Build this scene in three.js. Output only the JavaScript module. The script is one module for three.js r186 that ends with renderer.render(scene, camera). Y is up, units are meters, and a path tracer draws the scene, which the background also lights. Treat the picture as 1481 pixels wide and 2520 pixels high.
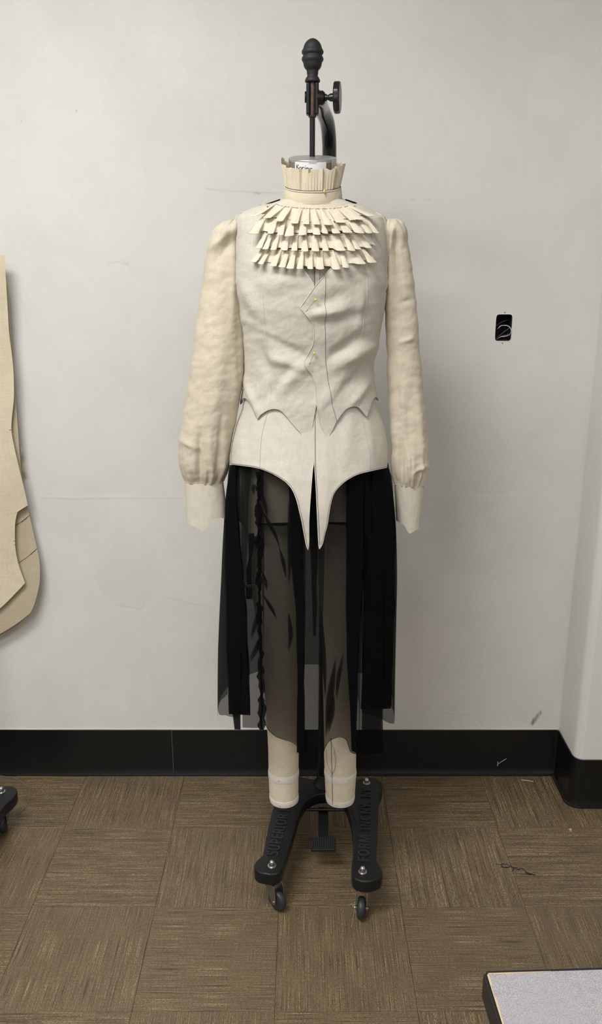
import * as THREE from 'three';
import { RoundedBoxGeometry } from 'three/addons/geometries/RoundedBoxGeometry.js';
import { mergeGeometries, toCreasedNormals } from 'three/addons/utils/BufferGeometryUtils.js';
import { ImprovedNoise } from 'three/addons/math/ImprovedNoise.js';
import { RectAreaLightUniformsLib } from 'three/addons/lights/RectAreaLightUniformsLib.js';
import { FontLoader } from 'three/addons/loaders/FontLoader.js';
import { TextGeometry } from 'three/addons/geometries/TextGeometry.js';

// ---------------------------------------------------------------- camera, light, exposure
const EYE = 1.543, FOCAL = 2100, PITCH = THREE.MathUtils.degToRad(16.7);
const scene = new THREE.Scene();
scene.background = new THREE.Color(0x0b0b0b);
const camera = new THREE.PerspectiveCamera(THREE.MathUtils.radToDeg(2 * Math.atan(1260 / FOCAL)), 1481 / 2520, 0.05, 30);
camera.position.set(0, EYE, 0);
camera.rotation.x = -PITCH;
scene.add(camera);
const renderer = new THREE.WebGLRenderer({ antialias: true });
renderer.toneMapping = THREE.LinearToneMapping;
renderer.toneMappingExposure = 1.5;
renderer.shadowMap.enabled = true;
RectAreaLightUniformsLib.init();
const CEIL = 2.75;
// ceiling troffers: x, z, width along x, depth along z, intensity
const TROFFERS = [[-0.8, -0.75, 1.2, 0.6, 14.5], [1.3, 0.0, 1.2, 0.6, 2], [-1.1, 1.0, 1.2, 0.6, 9.5], [0.8, 1.9, 1.2, 0.6, 7.5]];

// ---------------------------------------------------------------- small helpers
const V = (x, y, z) => new THREE.Vector3(x, y, z);
const CP = Math.cos(PITCH), SP = Math.sin(PITCH);
const clamp = THREE.MathUtils.clamp, lerp = THREE.MathUtils.lerp, smooth = THREE.MathUtils.smoothstep;
const perlin = new ImprovedNoise();
const noise = (x, y = 0, z = 0.37) => perlin.noise(x, y, z);
let seedState = 12345;
const rnd = () => { seedState = (Math.imul(seedState, 1664525) + 1013904223) >>> 0; return seedState / 4294967296; };
// measurements taken off the photograph become real points: a viewing direction meets a real plane
const dirOf = (px, py) => { const u = (px - 740.5) / FOCAL, v = -(py - 1260) / FOCAL; return V(u, v * CP - SP, -CP - v * SP); };
const onZ = (px, py, z) => { const d = dirOf(px, py); return V(0, EYE, 0).addScaledVector(d, z / d.z); };
const onY = (px, py, y) => { const d = dirOf(px, py); return V(0, EYE, 0).addScaledVector(d, (y - EYE) / d.y); };
const measure = (p) => { const y = p.y - EYE, zc = -p.z * CP - y * SP, up = y * CP - p.z * SP; return [740.5 + p.x / zc * FOCAL, 1260 - up / zc * FOCAL]; };

const used = {};
const numbered = (n) => { const k = used[n] = (used[n] ?? -1) + 1; return k ? `${n}_${String(k).padStart(3, '0')}` : n; };
function tag(o, label, category, group) { o.userData.label = label; o.userData.category = category; if (group) o.userData.group = group; return o; }
function thing(name, label, category, [x, y, z] = [0, 0, 0], group) {
  const o = new THREE.Group(); o.name = numbered(name); o.position.set(x, y, z); scene.add(o); return tag(o, label, category, group);
}
function obj(name, geo, mat, parent = scene, label) {
  if (Array.isArray(geo)) geo = mergeGeometries(geo.map((g) => { const n = g.index ? g.toNonIndexed() : g; for (const k of Object.keys(n.attributes)) if (!['position', 'normal', 'uv'].includes(k)) n.deleteAttribute(k); return n; }));
  const m = new THREE.Mesh(geo, mat); m.castShadow = m.receiveShadow = true;
  m.name = parent === scene ? numbered(name) : name;
  if (parent !== scene) { const same = parent.children.filter((c) => c.name.replace(/_\d{3}$/, '') === name).length; if (same) m.name = `${name}_${String(same).padStart(3, '0')}`; }
  if (label) m.userData.label = label;
  parent.add(m); return m;
}
function struct(name, geo, mat, parent) { const o = obj(name, geo, mat, parent); o.userData.kind = 'structure'; return o; }
const box = (w, h, d, x = 0, y = 0, z = 0, r = 0.002) => new RoundedBoxGeometry(w, h, d, 2, Math.min(r, w / 2.01, h / 2.01, d / 2.01)).translate(x, y, z);
const tube = (pts, r, seg = 40, rad = 8, closed = false) => new THREE.TubeGeometry(new THREE.CatmullRomCurve3(pts, closed, 'centripetal'), seg, r, rad, closed);
const lathe = (pts, n = 48) => new THREE.LatheGeometry(pts.map(([r, y]) => new THREE.Vector2(r, y)), n);

// a cloth or board: f(u, v) gives the face, th the thickness behind it (0: one face)
function sheet(nu, nv, f, th = 0, flip = false) {
  const W = nu + 1, H = nv + 1, P = [];
  for (let j = 0; j < H; j++) for (let i = 0; i < W; i++) P.push(f(i / nu, j / nv));
  const N = [];
  for (let j = 0; j < H; j++) for (let i = 0; i < W; i++) {
    const du = P[j * W + Math.min(i + 1, nu)].clone().sub(P[j * W + Math.max(i - 1, 0)]);
    const dv = P[Math.min(j + 1, nv) * W + i].clone().sub(P[Math.max(j - 1, 0) * W + i]);
    const n = dv.cross(du).normalize(); N.push(flip ? n.negate() : n);
  }
  const mid = Math.floor(nv / 2); let len = 0;
  for (let i = 0; i < nu; i++) len += P[mid * W + i].distanceTo(P[mid * W + i + 1]);
  const pos = [], uv = [], idx = [];
  const add = (p, i, j) => { pos.push(p.x, p.y, p.z); uv.push(i / nu * len, p.y); return pos.length / 3 - 1; };
  const grid = (pts, inv) => {
    const b = pos.length / 3; pts.forEach((p, k) => add(p, k % W, 0));
    for (let j = 0; j < nv; j++) for (let i = 0; i < nu; i++) {
      const a = b + j * W + i, c = a + 1, d = a + W, e = d + 1;
      if (inv) idx.push(a, c, d, c, e, d); else idx.push(a, d, c, c, d, e);
    }
  };
  grid(P, flip);
  if (th > 0) {
    const Q = P.map((p, k) => p.clone().addScaledVector(N[k], -th));
    grid(Q, !flip);
    const ring = [];
    for (let i = 0; i < nu; i++) ring.push([i, 0]);
    for (let j = 0; j < nv; j++) ring.push([nu, j]);
    for (let i = nu; i > 0; i--) ring.push([i, nv]);
    for (let j = nv; j > 0; j--) ring.push([0, j]);
    const b = pos.length / 3;
    ring.push(ring[0]);
    ring.forEach(([i, j]) => { add(P[j * W + i], i, j); add(Q[j * W + i], i, j); });
    for (let k = 0; k < ring.length - 1; k++) { const a = b + 2 * k; if (flip) idx.push(a, a + 1, a + 2, a + 2, a + 1, a + 3); else idx.push(a, a + 2, a + 1, a + 2, a + 3, a + 1); }
  }
  const g = new THREE.BufferGeometry();
  g.setAttribute('position', new THREE.Float32BufferAttribute(pos, 3)); g.setAttribute('uv', new THREE.Float32BufferAttribute(uv, 2));
  g.setIndex(idx); g.computeVertexNormals(); return g;
}
// polyline helpers: a list of smooth runs, sampled evenly
function sampler(runs) {
  const pts = [];
  for (const run of runs) {
    if (run.length === 2) { for (let k = 0; k <= 40; k++) pts.push([lerp(run[0][0], run[1][0], k / 40), lerp(run[0][1], run[1][1], k / 40)]); continue; }
    const c = new THREE.CatmullRomCurve3(run.map(([x, y]) => V(x, y, 0)), false, 'centripetal');
    c.getPoints(run.length * 14).forEach((p) => pts.push([p.x, p.y]));
  }
  const L = [0];
  for (let i = 1; i < pts.length; i++) L.push(L[i - 1] + Math.hypot(pts[i][0] - pts[i - 1][0], pts[i][1] - pts[i - 1][1]));
  return (t) => {
    const s = clamp(t, 0, 1) * L[L.length - 1]; let lo = 0, hi = L.length - 1;
    while (hi - lo > 1) { const m = (lo + hi) >> 1; if (L[m] <= s) lo = m; else hi = m; }
    const k = L[hi] > L[lo] ? (s - L[lo]) / (L[hi] - L[lo]) : 0;
    return [lerp(pts[lo][0], pts[hi][0], k), lerp(pts[lo][1], pts[hi][1], k)];
  };
}
// table of a form: rows [py, left, right, depth front, depth back], widths measured across the plane z
function form(z, rows, pow = 2.2) {
  const R = rows.map(([py, l, r, bf, bb = bf]) => { const a = onZ(l, py, z), b = onZ(r, py, z); return { y: a.y, c: (a.x + b.x) / 2, a: (b.x - a.x) / 2, bf, bb }; }).sort((p, q) => p.y - q.y);
  const at = (y) => {
    let i = 0; while (i < R.length - 2 && R[i + 1].y < y) i++;
    const t = clamp((y - R[i].y) / (R[i + 1].y - R[i].y), 0, 1), p0 = R[Math.max(i - 1, 0)], p1 = R[i], p2 = R[i + 1], p3 = R[Math.min(i + 2, R.length - 1)];
    const h = p2.y - p1.y, out = {};
    for (const k of ['c', 'a', 'bf', 'bb']) {
      const d1 = (p1[k] - p0[k]) / Math.max(p1.y - p0.y, 1e-6), d2 = (p2[k] - p1[k]) / h, d3 = (p3[k] - p2[k]) / Math.max(p3.y - p2.y, 1e-6);
      const m = (a, b) => (a * b <= 0 ? 0 : 2 * a * b / (a + b));
      const m1 = p0 === p1 ? d2 : m(d1, d2), m2 = p3 === p2 ? d2 : m(d2, d3), t2 = t * t, t3 = t2 * t;
      out[k] = (2 * t3 - 3 * t2 + 1) * p1[k] + (t3 - 2 * t2 + t) * h * m1 + (-2 * t3 + 3 * t2) * p2[k] + (t3 - t2) * h * m2;
    }
    return out;
  };
  const point = (phi, y, off = 0) => {
    const q = at(y), s = Math.sin(phi), c = Math.cos(phi), a = q.a + off, b = (c >= 0 ? q.bf : q.bb) + off;
    const r = 1 / Math.pow(Math.pow(Math.abs(s) / Math.max(a, 1e-4), pow) + Math.pow(Math.abs(c) / Math.max(b, 1e-4), pow), 1 / pow);
    return V(q.c + r * s, y, z + r * c);
  };
  const F = (p) => { const q = at(p.y); return Math.pow(Math.abs(p.x - q.c) / q.a, pow) + Math.pow(Math.max(p.z - z, 0) / q.bf, pow) - 1; };
  // where the line of sight meets the form: [phi, y]
  const find = (px, py) => {
    const N = 90; let prev = onZ(px, py, z + 0.3), hit = null;
    for (let k = 1; k <= N; k++) {
      const p = onZ(px, py, z + 0.3 * (1 - k / N));
      if (F(p) <= 0) { let a = prev, b = p; for (let i = 0; i < 18; i++) { const m = a.clone().lerp(b, 0.5); if (F(m) <= 0) b = m; else a = m; } hit = b; break; }
      prev = p;
    }
    if (!hit) { const p = onZ(px, py, z); return [p.x < at(p.y).c ? -Math.PI / 2 : Math.PI / 2, p.y]; }
    return [Math.atan2(hit.x - at(hit.y).c, hit.z - z), hit.y];
  };
  return { at, point, find, z };
}
const ridge = (folds, px, py) => {
  let s = 0;
  for (const [x0, y0, x1, y1, w, A] of folds) {
    const dx = x1 - x0, dy = y1 - y0, L2 = dx * dx + dy * dy, t = ((px - x0) * dx + (py - y0) * dy) / L2;
    if (t < -0.25 || t > 1.25) continue;
    const d = Math.abs((px - x0) * dy - (py - y0) * dx) / Math.sqrt(L2), tt = clamp(t, 0, 1);
    s += A * Math.exp(-(d * d) / (w * w)) * Math.sin(Math.PI * clamp((t + 0.25) / 1.5, 0, 1)) * (0.8 + 0.2 * tt);
  }
  return s;
};
const crumple = (px, py, A, seed) => A * (noise(px / 46, py / 34, seed) + 0.5 * noise(px / 19 + py / 60, py / 15, seed + 4.1) + 0.22 * noise(px / 8, py / 8, seed + 9));
// a piece of cloth lying on a form, bounded by four measured edges (top, bottom, left, right as samplers giving [phi, y])
const edgeOn = (F, s) => { const c = []; for (let k = 0; k <= 240; k++) { const [x, y] = s(k / 240); c.push(F.find(x, y)); } return (t) => { const q = clamp(t, 0, 1) * 240, i = Math.min(Math.floor(q), 239), k = q - i; return [lerp(c[i][0], c[i + 1][0], k), lerp(c[i][1], c[i + 1][1], k)]; }; };
function coons(T, B, L, R, u, v) {
  const t = T(u), b = B(u), l = L(v), r = R(v), c00 = T(0), c10 = T(1), c01 = B(0), c11 = B(1), o = [];
  for (let k = 0; k < 2; k++) o[k] = (1 - v) * t[k] + v * b[k] + (1 - u) * l[k] + u * r[k] - ((1 - u) * (1 - v) * c00[k] + u * (1 - v) * c10[k] + (1 - u) * v * c01[k] + u * v * c11[k]);
  return o;
}

// ---------------------------------------------------------------- textures and materials
function canvasTex(w, h, paint, srgb = true) {
  const c = document.createElement('canvas'); c.width = w; c.height = h; paint(c.getContext('2d'), w, h);
  const t = new THREE.CanvasTexture(c); t.wrapS = t.wrapT = THREE.RepeatWrapping; if (srgb) t.colorSpace = THREE.SRGBColorSpace; t.anisotropy = 8; return t;
}
function dataTex(n, f, srgb = true) {
  const d = new Uint8Array(n * n * 4);
  for (let y = 0; y < n; y++) for (let x = 0; x < n; x++) { const c = f(x, y), k = (y * n + x) * 4; d[k] = clamp(c[0], 0, 255); d[k + 1] = clamp(c[1], 0, 255); d[k + 2] = clamp(c[2], 0, 255); d[k + 3] = c[3] ?? 255; }
  const t = new THREE.DataTexture(d, n, n); t.wrapS = t.wrapT = THREE.RepeatWrapping; t.magFilter = THREE.LinearFilter; t.minFilter = THREE.LinearMipmapLinearFilter; t.generateMipmaps = true; if (srgb) t.colorSpace = THREE.SRGBColorSpace; t.needsUpdate = true; return t;
}
const sized = (t, s, s2 = s) => { const c = t.clone(); c.repeat.set(1 / s, 1 / s2); c.needsUpdate = true; return c; };
const wrapN = (x, y, n, fx, fy, s) => { // noise that repeats every n pixels
  const u = x / n, v = y / n, A = (a, b) => noise((a) * fx, (b) * fy, s);
  return (A(u, v) * (1 - u) + A(u - 1, v) * u) * (1 - v) + (A(u, v - 1) * (1 - u) + A(u - 1, v - 1) * u) * v;
};
const linenTex = dataTex(512, (x, y) => {
  const w = wrapN(x, y, 512, 160, 14, 1.3) * 10 + wrapN(x, y, 512, 14, 160, 5.3) * 10 + wrapN(x, y, 512, 9, 9, 2.2) * 9 + wrapN(x, y, 512, 90, 90, 8.8) * 12;
  const fleck = wrapN(x, y, 512, 70, 70, 3.1) > 0.62 ? -22 : 0;
  return [240 + w + fleck, 239 + w + fleck * 1.2, 236 + w + fleck * 1.6];
});
const linenBump = dataTex(256, (x, y) => { const w = 128 + 60 * (Math.sin(x * Math.PI / 2) * Math.sin(y * Math.PI / 2)) + 60 * wrapN(x, y, 256, 30, 30, 4.4); return [w, w, w]; }, false);
const std = (o) => new THREE.MeshStandardMaterial(o);
const phys = (o) => new THREE.MeshPhysicalMaterial(o);
const cloth = (hex) => phys({ color: hex, map: sized(linenTex, 0.16), bumpMap: sized(linenBump, 0.06), bumpScale: 0.0003, roughness: 0.92, sheen: 0.25, sheenRoughness: 0.7, sheenColor: new THREE.Color(0xfff6e6), side: THREE.DoubleSide });
const M = {
  vest: cloth(0xd5d1c7), sleeve: cloth(0xd8cfbd), tail: cloth(0xdad6cd), ruffle: cloth(0xe4dccb), cuff: cloth(0xdcd6ca), collar: cloth(0xdfd4bf), linen: cloth(0xefe5d2), tape: cloth(0xf0ece6),
  thread: std({ color: 0x2a2622, roughness: 0.9 }), paleThread: std({ color: 0xd6d0c4, roughness: 0.9 }), seam: std({ color: 0x857e74, roughness: 0.95 }),
  black: cloth(0x16161a), chiffon: phys({ color: 0x050608, roughness: 0.9, specularIntensity: 0.25, sheen: 0.04, sheenRoughness: 0.5, sheenColor: new THREE.Color(0x55555a), side: THREE.DoubleSide, transparent: true, opacity: 0.7 }),
  iron: phys({ color: 0x17181a, roughness: 0.42, metalness: 0.25, bumpMap: sized(dataTex(128, (x, y) => { const w = 128 + 110 * wrapN(x, y, 128, 22, 22, 6) + 40 * wrapN(x, y, 128, 50, 50, 2); return [w, w, w]; }, false), 0.06), bumpScale: 0.0006 }),
  glintIron: std({ color: 0x2c2d2e, roughness: 0.38, metalness: 0.3 }),  // glint on the raised letters, painted in as a lighter iron colour
  blackPaint: phys({ color: 0x131416, roughness: 0.35, metalness: 0.2 }), finial: std({ color: 0x1c1d20, roughness: 0.62 }), plastic: std({ color: 0x121315, roughness: 0.3 }), rubber: std({ color: 0x1a1b1d, roughness: 0.5 }), tyre: std({ color: 0x2c2f31, roughness: 0.45 }),
  steel: std({ color: 0xb9b9b6, roughness: 0.28, metalness: 1 }), zinc: std({ color: 0x8f908c, roughness: 0.4, metalness: 0.9 }), rust: std({ color: 0x75665c, roughness: 0.45, metalness: 0.5, map: dataTex(128, (x, y) => { const w = 190 + 60 * wrapN(x, y, 128, 6, 10, 3); return [w, w * 0.93, w * 0.9]; }) }),
  plate: std({ color: 0xa9aaa8, roughness: 0.38, metalness: 0.6 }), kraft: std({ color: 0x8b8172, roughness: 0.7, map: sized(linenTex, 0.1) }), clearTape: phys({ color: 0xd8d5ce, roughness: 0.25, transparent: true, opacity: 0.55 }),
  pinHead: phys({ color: 0xe0c935, roughness: 0.25, clearcoat: 0.6 }), white: std({ color: 0xeceae4, roughness: 0.85 }),
};

// ---------------------------------------------------------------- the room
const WALL = -2.31, PIER = -2.147, PX = 0.789;
const wallMap = canvasTex(2048, 1024, (g, w, h) => { // spans x -2.2..1.0, y 0..2.8 : scuffs, patched joints, nail marks
  g.fillStyle = '#dfdedb'; g.fillRect(0, 0, w, h);
  const X = (x) => (x + 2.2) / 3.2 * w, Y = (y) => h - y / 2.8 * h, at = (px, py) => { const p = onZ(px, py, WALL); return [X(p.x), Y(p.y)]; };
  for (let i = 0; i < 900; i++) { const v = rnd() < 0.5 ? 255 : 190; g.fillStyle = `rgba(${v},${v},${v - 6},0.035)`; const r = 10 + rnd() * 60; g.beginPath(); g.ellipse(rnd() * w, rnd() * h, r * 1.6, r, 0, 0, 7); g.fill(); }
  const line = (pts, col, lw) => { g.strokeStyle = col; g.lineWidth = lw; g.lineJoin = 'round'; g.beginPath(); pts.forEach((p, i) => { const [a, b] = at(...p); i ? g.lineTo(a, b) : g.moveTo(a, b); }); g.stroke(); };
  line([[100, 1221], [180, 1222], [260, 1220], [380, 1223], [460, 1222]], 'rgba(250,250,248,0.2)', 1.6); line([[100, 1226], [200, 1228], [330, 1226], [450, 1227]], 'rgba(150,148,143,0.17)', 1.2);
  line([[1040, 1218], [1200, 1219], [1340, 1217]], 'rgba(250,250,248,0.20)', 1.2);
  line([[505, 464], [535, 467], [560, 470], [640, 474], [690, 476]], 'rgba(140,136,128,0.22)', 0.9); line([[625, 474], [640, 477]], 'rgba(110,106,98,0.26)', 1.3);
  line([[1008, 491], [1022, 492]], 'rgba(150,146,138,0.26)', 1); line([[1040, 490], [1060, 492]], 'rgba(150,146,138,0.19)', 1);
  line([[265, 648], [290, 644], [318, 652]], 'rgba(165,160,152,0.19)', 1.4); line([[318, 652], [300, 640]], 'rgba(165,160,152,0.15)', 1);
  line([[280, 1488], [320, 1494], [345, 1500], [355, 1490], [350, 1480]], 'rgba(165,162,157,0.22)', 1.1); line([[410, 1470], [470, 1485], [530, 1495]], 'rgba(170,167,160,0.17)', 1.1); line([[240, 1495], [300, 1500], [380, 1497]], 'rgba(245,245,243,0.19)', 1.4);
  line([[1085, 1755], [1130, 1758], [1160, 1762], [1185, 1778]], 'rgba(150,146,140,0.17)', 1); line([[1098, 1740], [1150, 1760]], 'rgba(150,146,140,0.11)', 0.8);
  for (const [px, py, r] of [[188, 272, 1.0], [52, 297, 0.8], [1157, 1736, 0.7], [420, 1180, 0.6]]) { const [a, b] = at(px, py); g.fillStyle = 'rgba(120,116,108,0.30)'; g.beginPath(); g.ellipse(a, b, r * 1.4, r, 0.4, 0, 7); g.fill(); }
  for (let k = 0; k < 130; k++) { const t = Math.pow(rnd(), 0.7), [a, b] = at(1331 - 24 * t + (rnd() - 0.5) * 7, 1752 + 30 * t + (rnd() - 0.5) * 8); g.fillStyle = `rgba(80,80,80,${0.07 * (1 - 0.5 * t)})`; g.beginPath(); g.ellipse(a, b, 1 + rnd() * 2.2, 1 + rnd() * 1.6, -0.8, 0, 7); g.fill(); }
});
wallMap.wrapS = wallMap.wrapT = THREE.ClampToEdgeWrapping; wallMap.repeat.set(1 / 3.2, 1 / 2.8); wallMap.offset.set(2.2 / 3.2, 0);
const plasterBump = dataTex(512, (x, y) => { const w = 128 + 60 * wrapN(x, y, 512, 40, 30, 1) + 50 * wrapN(x, y, 512, 110, 90, 2) + 25 * wrapN(x, y, 512, 9, 7, 3); return [w, w, w]; }, false);
const wallMat = std({ map: wallMap, roughness: 0.62, bumpMap: sized(plasterBump, 0.5), bumpScale: 0.0008 });
const plainWall = std({ color: 0xdedddA, roughness: 0.62, bumpMap: sized(plasterBump, 0.5), bumpScale: 0.0008 });
{
  const s = new THREE.Shape([[-2.9, 0], [2.4, 0], [2.4, 2.8], [-2.9, 2.8]].map(([x, y]) => new THREE.Vector2(x, y)));
  const c = onZ(1239, 806.5, WALL), hw = 0.0215, hh = 0.0345, r = 0.006, hole = new THREE.Path();
  const sk = 0.0; // cut a rounded opening for the electrical box
  hole.moveTo(c.x - hw + r, c.y - hh); hole.lineTo(c.x + hw - r, c.y - hh); hole.quadraticCurveTo(c.x + hw, c.y - hh, c.x + hw, c.y - hh + r); hole.lineTo(c.x + hw + sk, c.y + hh - r); hole.quadraticCurveTo(c.x + hw, c.y + hh, c.x + hw - r, c.y + hh);
  hole.lineTo(c.x - hw + r, c.y + hh); hole.quadraticCurveTo(c.x - hw, c.y + hh, c.x - hw, c.y + hh - r); hole.lineTo(c.x - hw, c.y - hh + r); hole.quadraticCurveTo(c.x - hw, c.y - hh, c.x - hw + r, c.y - hh);
  s.holes.push(hole);
  struct('wall_back', new THREE.ExtrudeGeometry(s, { depth: 0.014, bevelEnabled: false, curveSegments: 6 }).translate(0, 0, WALL - 0.014), wallMat);
  const back = struct('wall_back', new THREE.BoxGeometry(5.5, 2.8, 0.08).translate(-0.25, 1.4, WALL - 0.13), plainWall); back.name = 'wall_behind';
  const w2 = struct('wall_left', new THREE.BoxGeometry(0.1, 2.8, 6.2).translate(-2.95, 1.4, 0.7), plainWall);
  struct('wall_front', new THREE.BoxGeometry(5.5, 2.8, 0.1).translate(-0.25, 1.4, 3.75), plainWall);
  struct('wall_far_right', new THREE.BoxGeometry(0.1, 2.8, 6.2).translate(2.45, 1.4, 0.7), plainWall);
  struct('ceiling', new THREE.BoxGeometry(5.6, 0.1, 6.3).translate(-0.25, CEIL + 0.05, 0.7), std({ color: 0xe2e0da, roughness: 0.9 }));
  // projecting pier at the right with a rounded outer edge
  const pr = 0.026, p = new THREE.Shape();
  p.moveTo(PX, -WALL + 0.005); p.lineTo(PX, -PIER + pr); p.absarc(PX + pr, -PIER + pr, pr, Math.PI, Math.PI * 1.5, false); p.lineTo(2.4, -PIER); p.lineTo(2.4, -WALL + 0.005);
  const g = new THREE.ExtrudeGeometry(p, { depth: 2.8, bevelEnabled: false, curveSegments: 12 }).rotateX(-Math.PI / 2);
  struct('wall_right', toCreasedNormals(g, 0.5), plainWall);
}
// floor: square composition tiles, streaks turned a quarter from tile to tile
const streak = (k) => dataTex(512, (x, y) => {
  const band = noise(x / 420 + k * 9, y / 5.5, k), fine = noise(x / 60, y / 1.9, k + 20), bead = noise(x / 6.5, y / 2.6, k + 40), long = noise(x / 190 + 7, y / 2.6 + k * 31, k + 60), broad = noise(x / 160, y / 130, k + 80);
  let v = 0.5 * band + 0.35 * fine + 0.3 * broad; const gr = noise(x / 3.1, y / 2.1, k + 120); let R = 105 + 22 * v + 34 * bead + 24 * gr, G = 90 + 19 * v + 30 * bead + 21 * gr, B = 68 + 15 * v + 22 * bead + 16 * gr;
  if (long > 0.24 && bead > -0.16) { const q = clamp((long - 0.24) * 4, 0, 1); R += 50 * q; G += 45 * q; B += 33 * q; }
  if (long < -0.26 && bead > -0.22) { const q = clamp((-long - 0.26) * 4, 0, 1); R -= 46 * q; G -= 42 * q; B -= 32 * q; }
  if (noise(x / 26, y / 4, k + 90) > 0.42) { R += 14; G += 11; B += 5; }
  return [R, G, B];
});
const tileBump = dataTex(256, (x, y) => { const w = 128 + 60 * wrapN(x, y, 256, 10, 90, 3) + 40 * wrapN(x, y, 256, 60, 60, 5); return [w, w, w]; }, false);
const tileMats = []; for (let k = 0; k < 5; k++) tileMats.push(phys({ map: streak(k * 3.7 + 1.2), roughness: 0.5, bumpMap: tileBump, bumpScale: 0.0003, clearcoat: 0.12, clearcoatRoughness: 0.4 }));
{
  const fl = struct('floor', new THREE.BoxGeometry(5.5, 0.1, 6.3).translate(-0.25, -0.055, 0.7), std({ color: 0x4c3f2c, roughness: 0.7 }));
  const T = 0.3048, g = new RoundedBoxGeometry(T - 0.0006, 0.006, T - 0.0006, 1, 0.0006);
  const uv = g.attributes.uv, ps = g.attributes.position; for (let i = 0; i < uv.count; i++) uv.setXY(i, ps.getX(i) / T + 0.5, ps.getZ(i) / T + 0.5);
  for (let i = -8; i < 7; i++) for (let j = -3; j < 8; j++) {
    const m = obj('tile', g, tileMats[Math.floor(rnd() * 5)], fl);
    m.position.set(-0.056 + (i + 0.5) * T, -0.003, -1.742 + (j + 0.5) * T);
    m.rotation.y = ((i + j) & 1 ? 0 : Math.PI / 2) + (rnd() < 0.5 ? Math.PI : 0);
  }
}
// coved vinyl baseboard, swept along the back wall, round the inner corner and the pier
{
  const mat = phys({ color: 0x0c0d0f, roughness: 0.3, bumpMap: sized(plasterBump, 0.4), bumpScale: 0.0006, map: null });
  const H = 0.1555, prof = [[0, H], [0.0022, H], [0.003, H - 0.001], [0.003, 0.024], [0.0042, 0.015], [0.008, 0.006], [0.0125, 0.0035], [0.0135, 0.0005], [0.0135, 0]];
  const sweep = (path) => { // path of [x, z, nx, nz]
    const nu = path.length - 1, g = sheet(nu, prof.length - 1, (u, v) => { const q = path[Math.round(u * nu)], d = prof[Math.round(v * (prof.length - 1))]; return V(q[0] + q[2] * (d[0] + 0.0006), d[1], q[1] + q[3] * (d[0] + 0.0006)); });
    return toCreasedNormals(g, 0.6);
  };
  const seamX = onZ(425, 1850, WALL).x, bb = new THREE.Group(); bb.name = 'baseboard_back'; bb.userData.kind = 'structure'; scene.add(bb);
  const straight = (a, b, z) => { const o = []; for (let k = 0; k <= 12; k++) o.push([lerp(a, b, k / 12), z, 0, 1]); return o; };
  obj('vinyl_strip', sweep(straight(-2.9, seamX - 0.0006, WALL)), mat, bb);
  const inR = 0.012, path = straight(seamX + 0.0006, PX - inR, WALL);
  for (let k = 1; k < 8; k++) { const a = k / 8 * Math.PI / 2; path.push([PX - inR + inR * Math.sin(a), WALL + inR - inR * Math.cos(a), -Math.sin(a), Math.cos(a)]); }
  for (let k = 0; k <= 6; k++) path.push([PX, lerp(WALL + inR, PIER - 0.026, k / 6), -1, 0]);
  for (let k = 1; k < 12; k++) { const a = k / 12 * Math.PI / 2; path.push([PX + 0.026 - 0.026 * Math.cos(a), PIER - 0.026 + 0.026 * Math.sin(a), -Math.cos(a), Math.sin(a)]); }
  for (let k = 0; k <= 10; k++) path.push([lerp(PX + 0.026, 2.39, k / 10), PIER, 0, 1]);
  obj('vinyl_strip', sweep(path), mat, bb);
  // lip of pale paint and caulk that follows the top of the strip
  const lip = []; for (let k = 0; k <= 60; k++) lip.push(V(lerp(-2.85, PX - 0.003, k / 60), H + 0.0012 + 0.0008 * noise(k * 0.9), WALL + 0.001));
  obj('caulk_line', tube(lip, 0.0018, 120, 5), std({ color: 0xd0cec9, roughness: 0.8 }), bb);
  const chip = (pts, r) => obj('scratch', tube(pts, r, 12, 4), M.white, bb);
  chip([onZ(1224, 1885, WALL + 0.0036), onZ(1225, 1874, WALL + 0.0036)], 0.0009); chip([onZ(1226, 1880, WALL + 0.0036), onZ(1236, 1873, WALL + 0.0036), onZ(1246, 1867, WALL + 0.0036)], 0.0006);
}
// ceiling lights
TROFFERS.forEach(([x, z, w, d, I], k) => {
  const t = thing('ceiling_light', ['recessed ceiling light panel above the left of the dress form', 'recessed ceiling light panel over the work table', 'recessed ceiling light panel behind the camera by the left wall', 'recessed ceiling light panel behind the camera by the right wall'][k], 'ceiling light', [x, CEIL, z]);
  obj('frame', [box(w + 0.06, 0.02, 0.03, 0, -0.01, d / 2 + 0.015), box(w + 0.06, 0.02, 0.03, 0, -0.01, -d / 2 - 0.015), box(0.03, 0.02, d, w / 2 + 0.015, -0.01, 0), box(0.03, 0.02, d, -w / 2 - 0.015, -0.01, 0)], M.white, t);
  obj('diffuser', box(w, 0.006, d, 0, -0.004, 0, 0.001), std({ color: 0xf4f4f0, emissive: 0xfff6e8, emissiveIntensity: 0.9 }), t);
  const L = new THREE.RectAreaLight(new THREE.Color(1, 0.993, 0.973), I, w, d); L.position.set(0, -0.012, 0); L.rotation.x = -Math.PI / 2; t.add(L);
});

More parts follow.
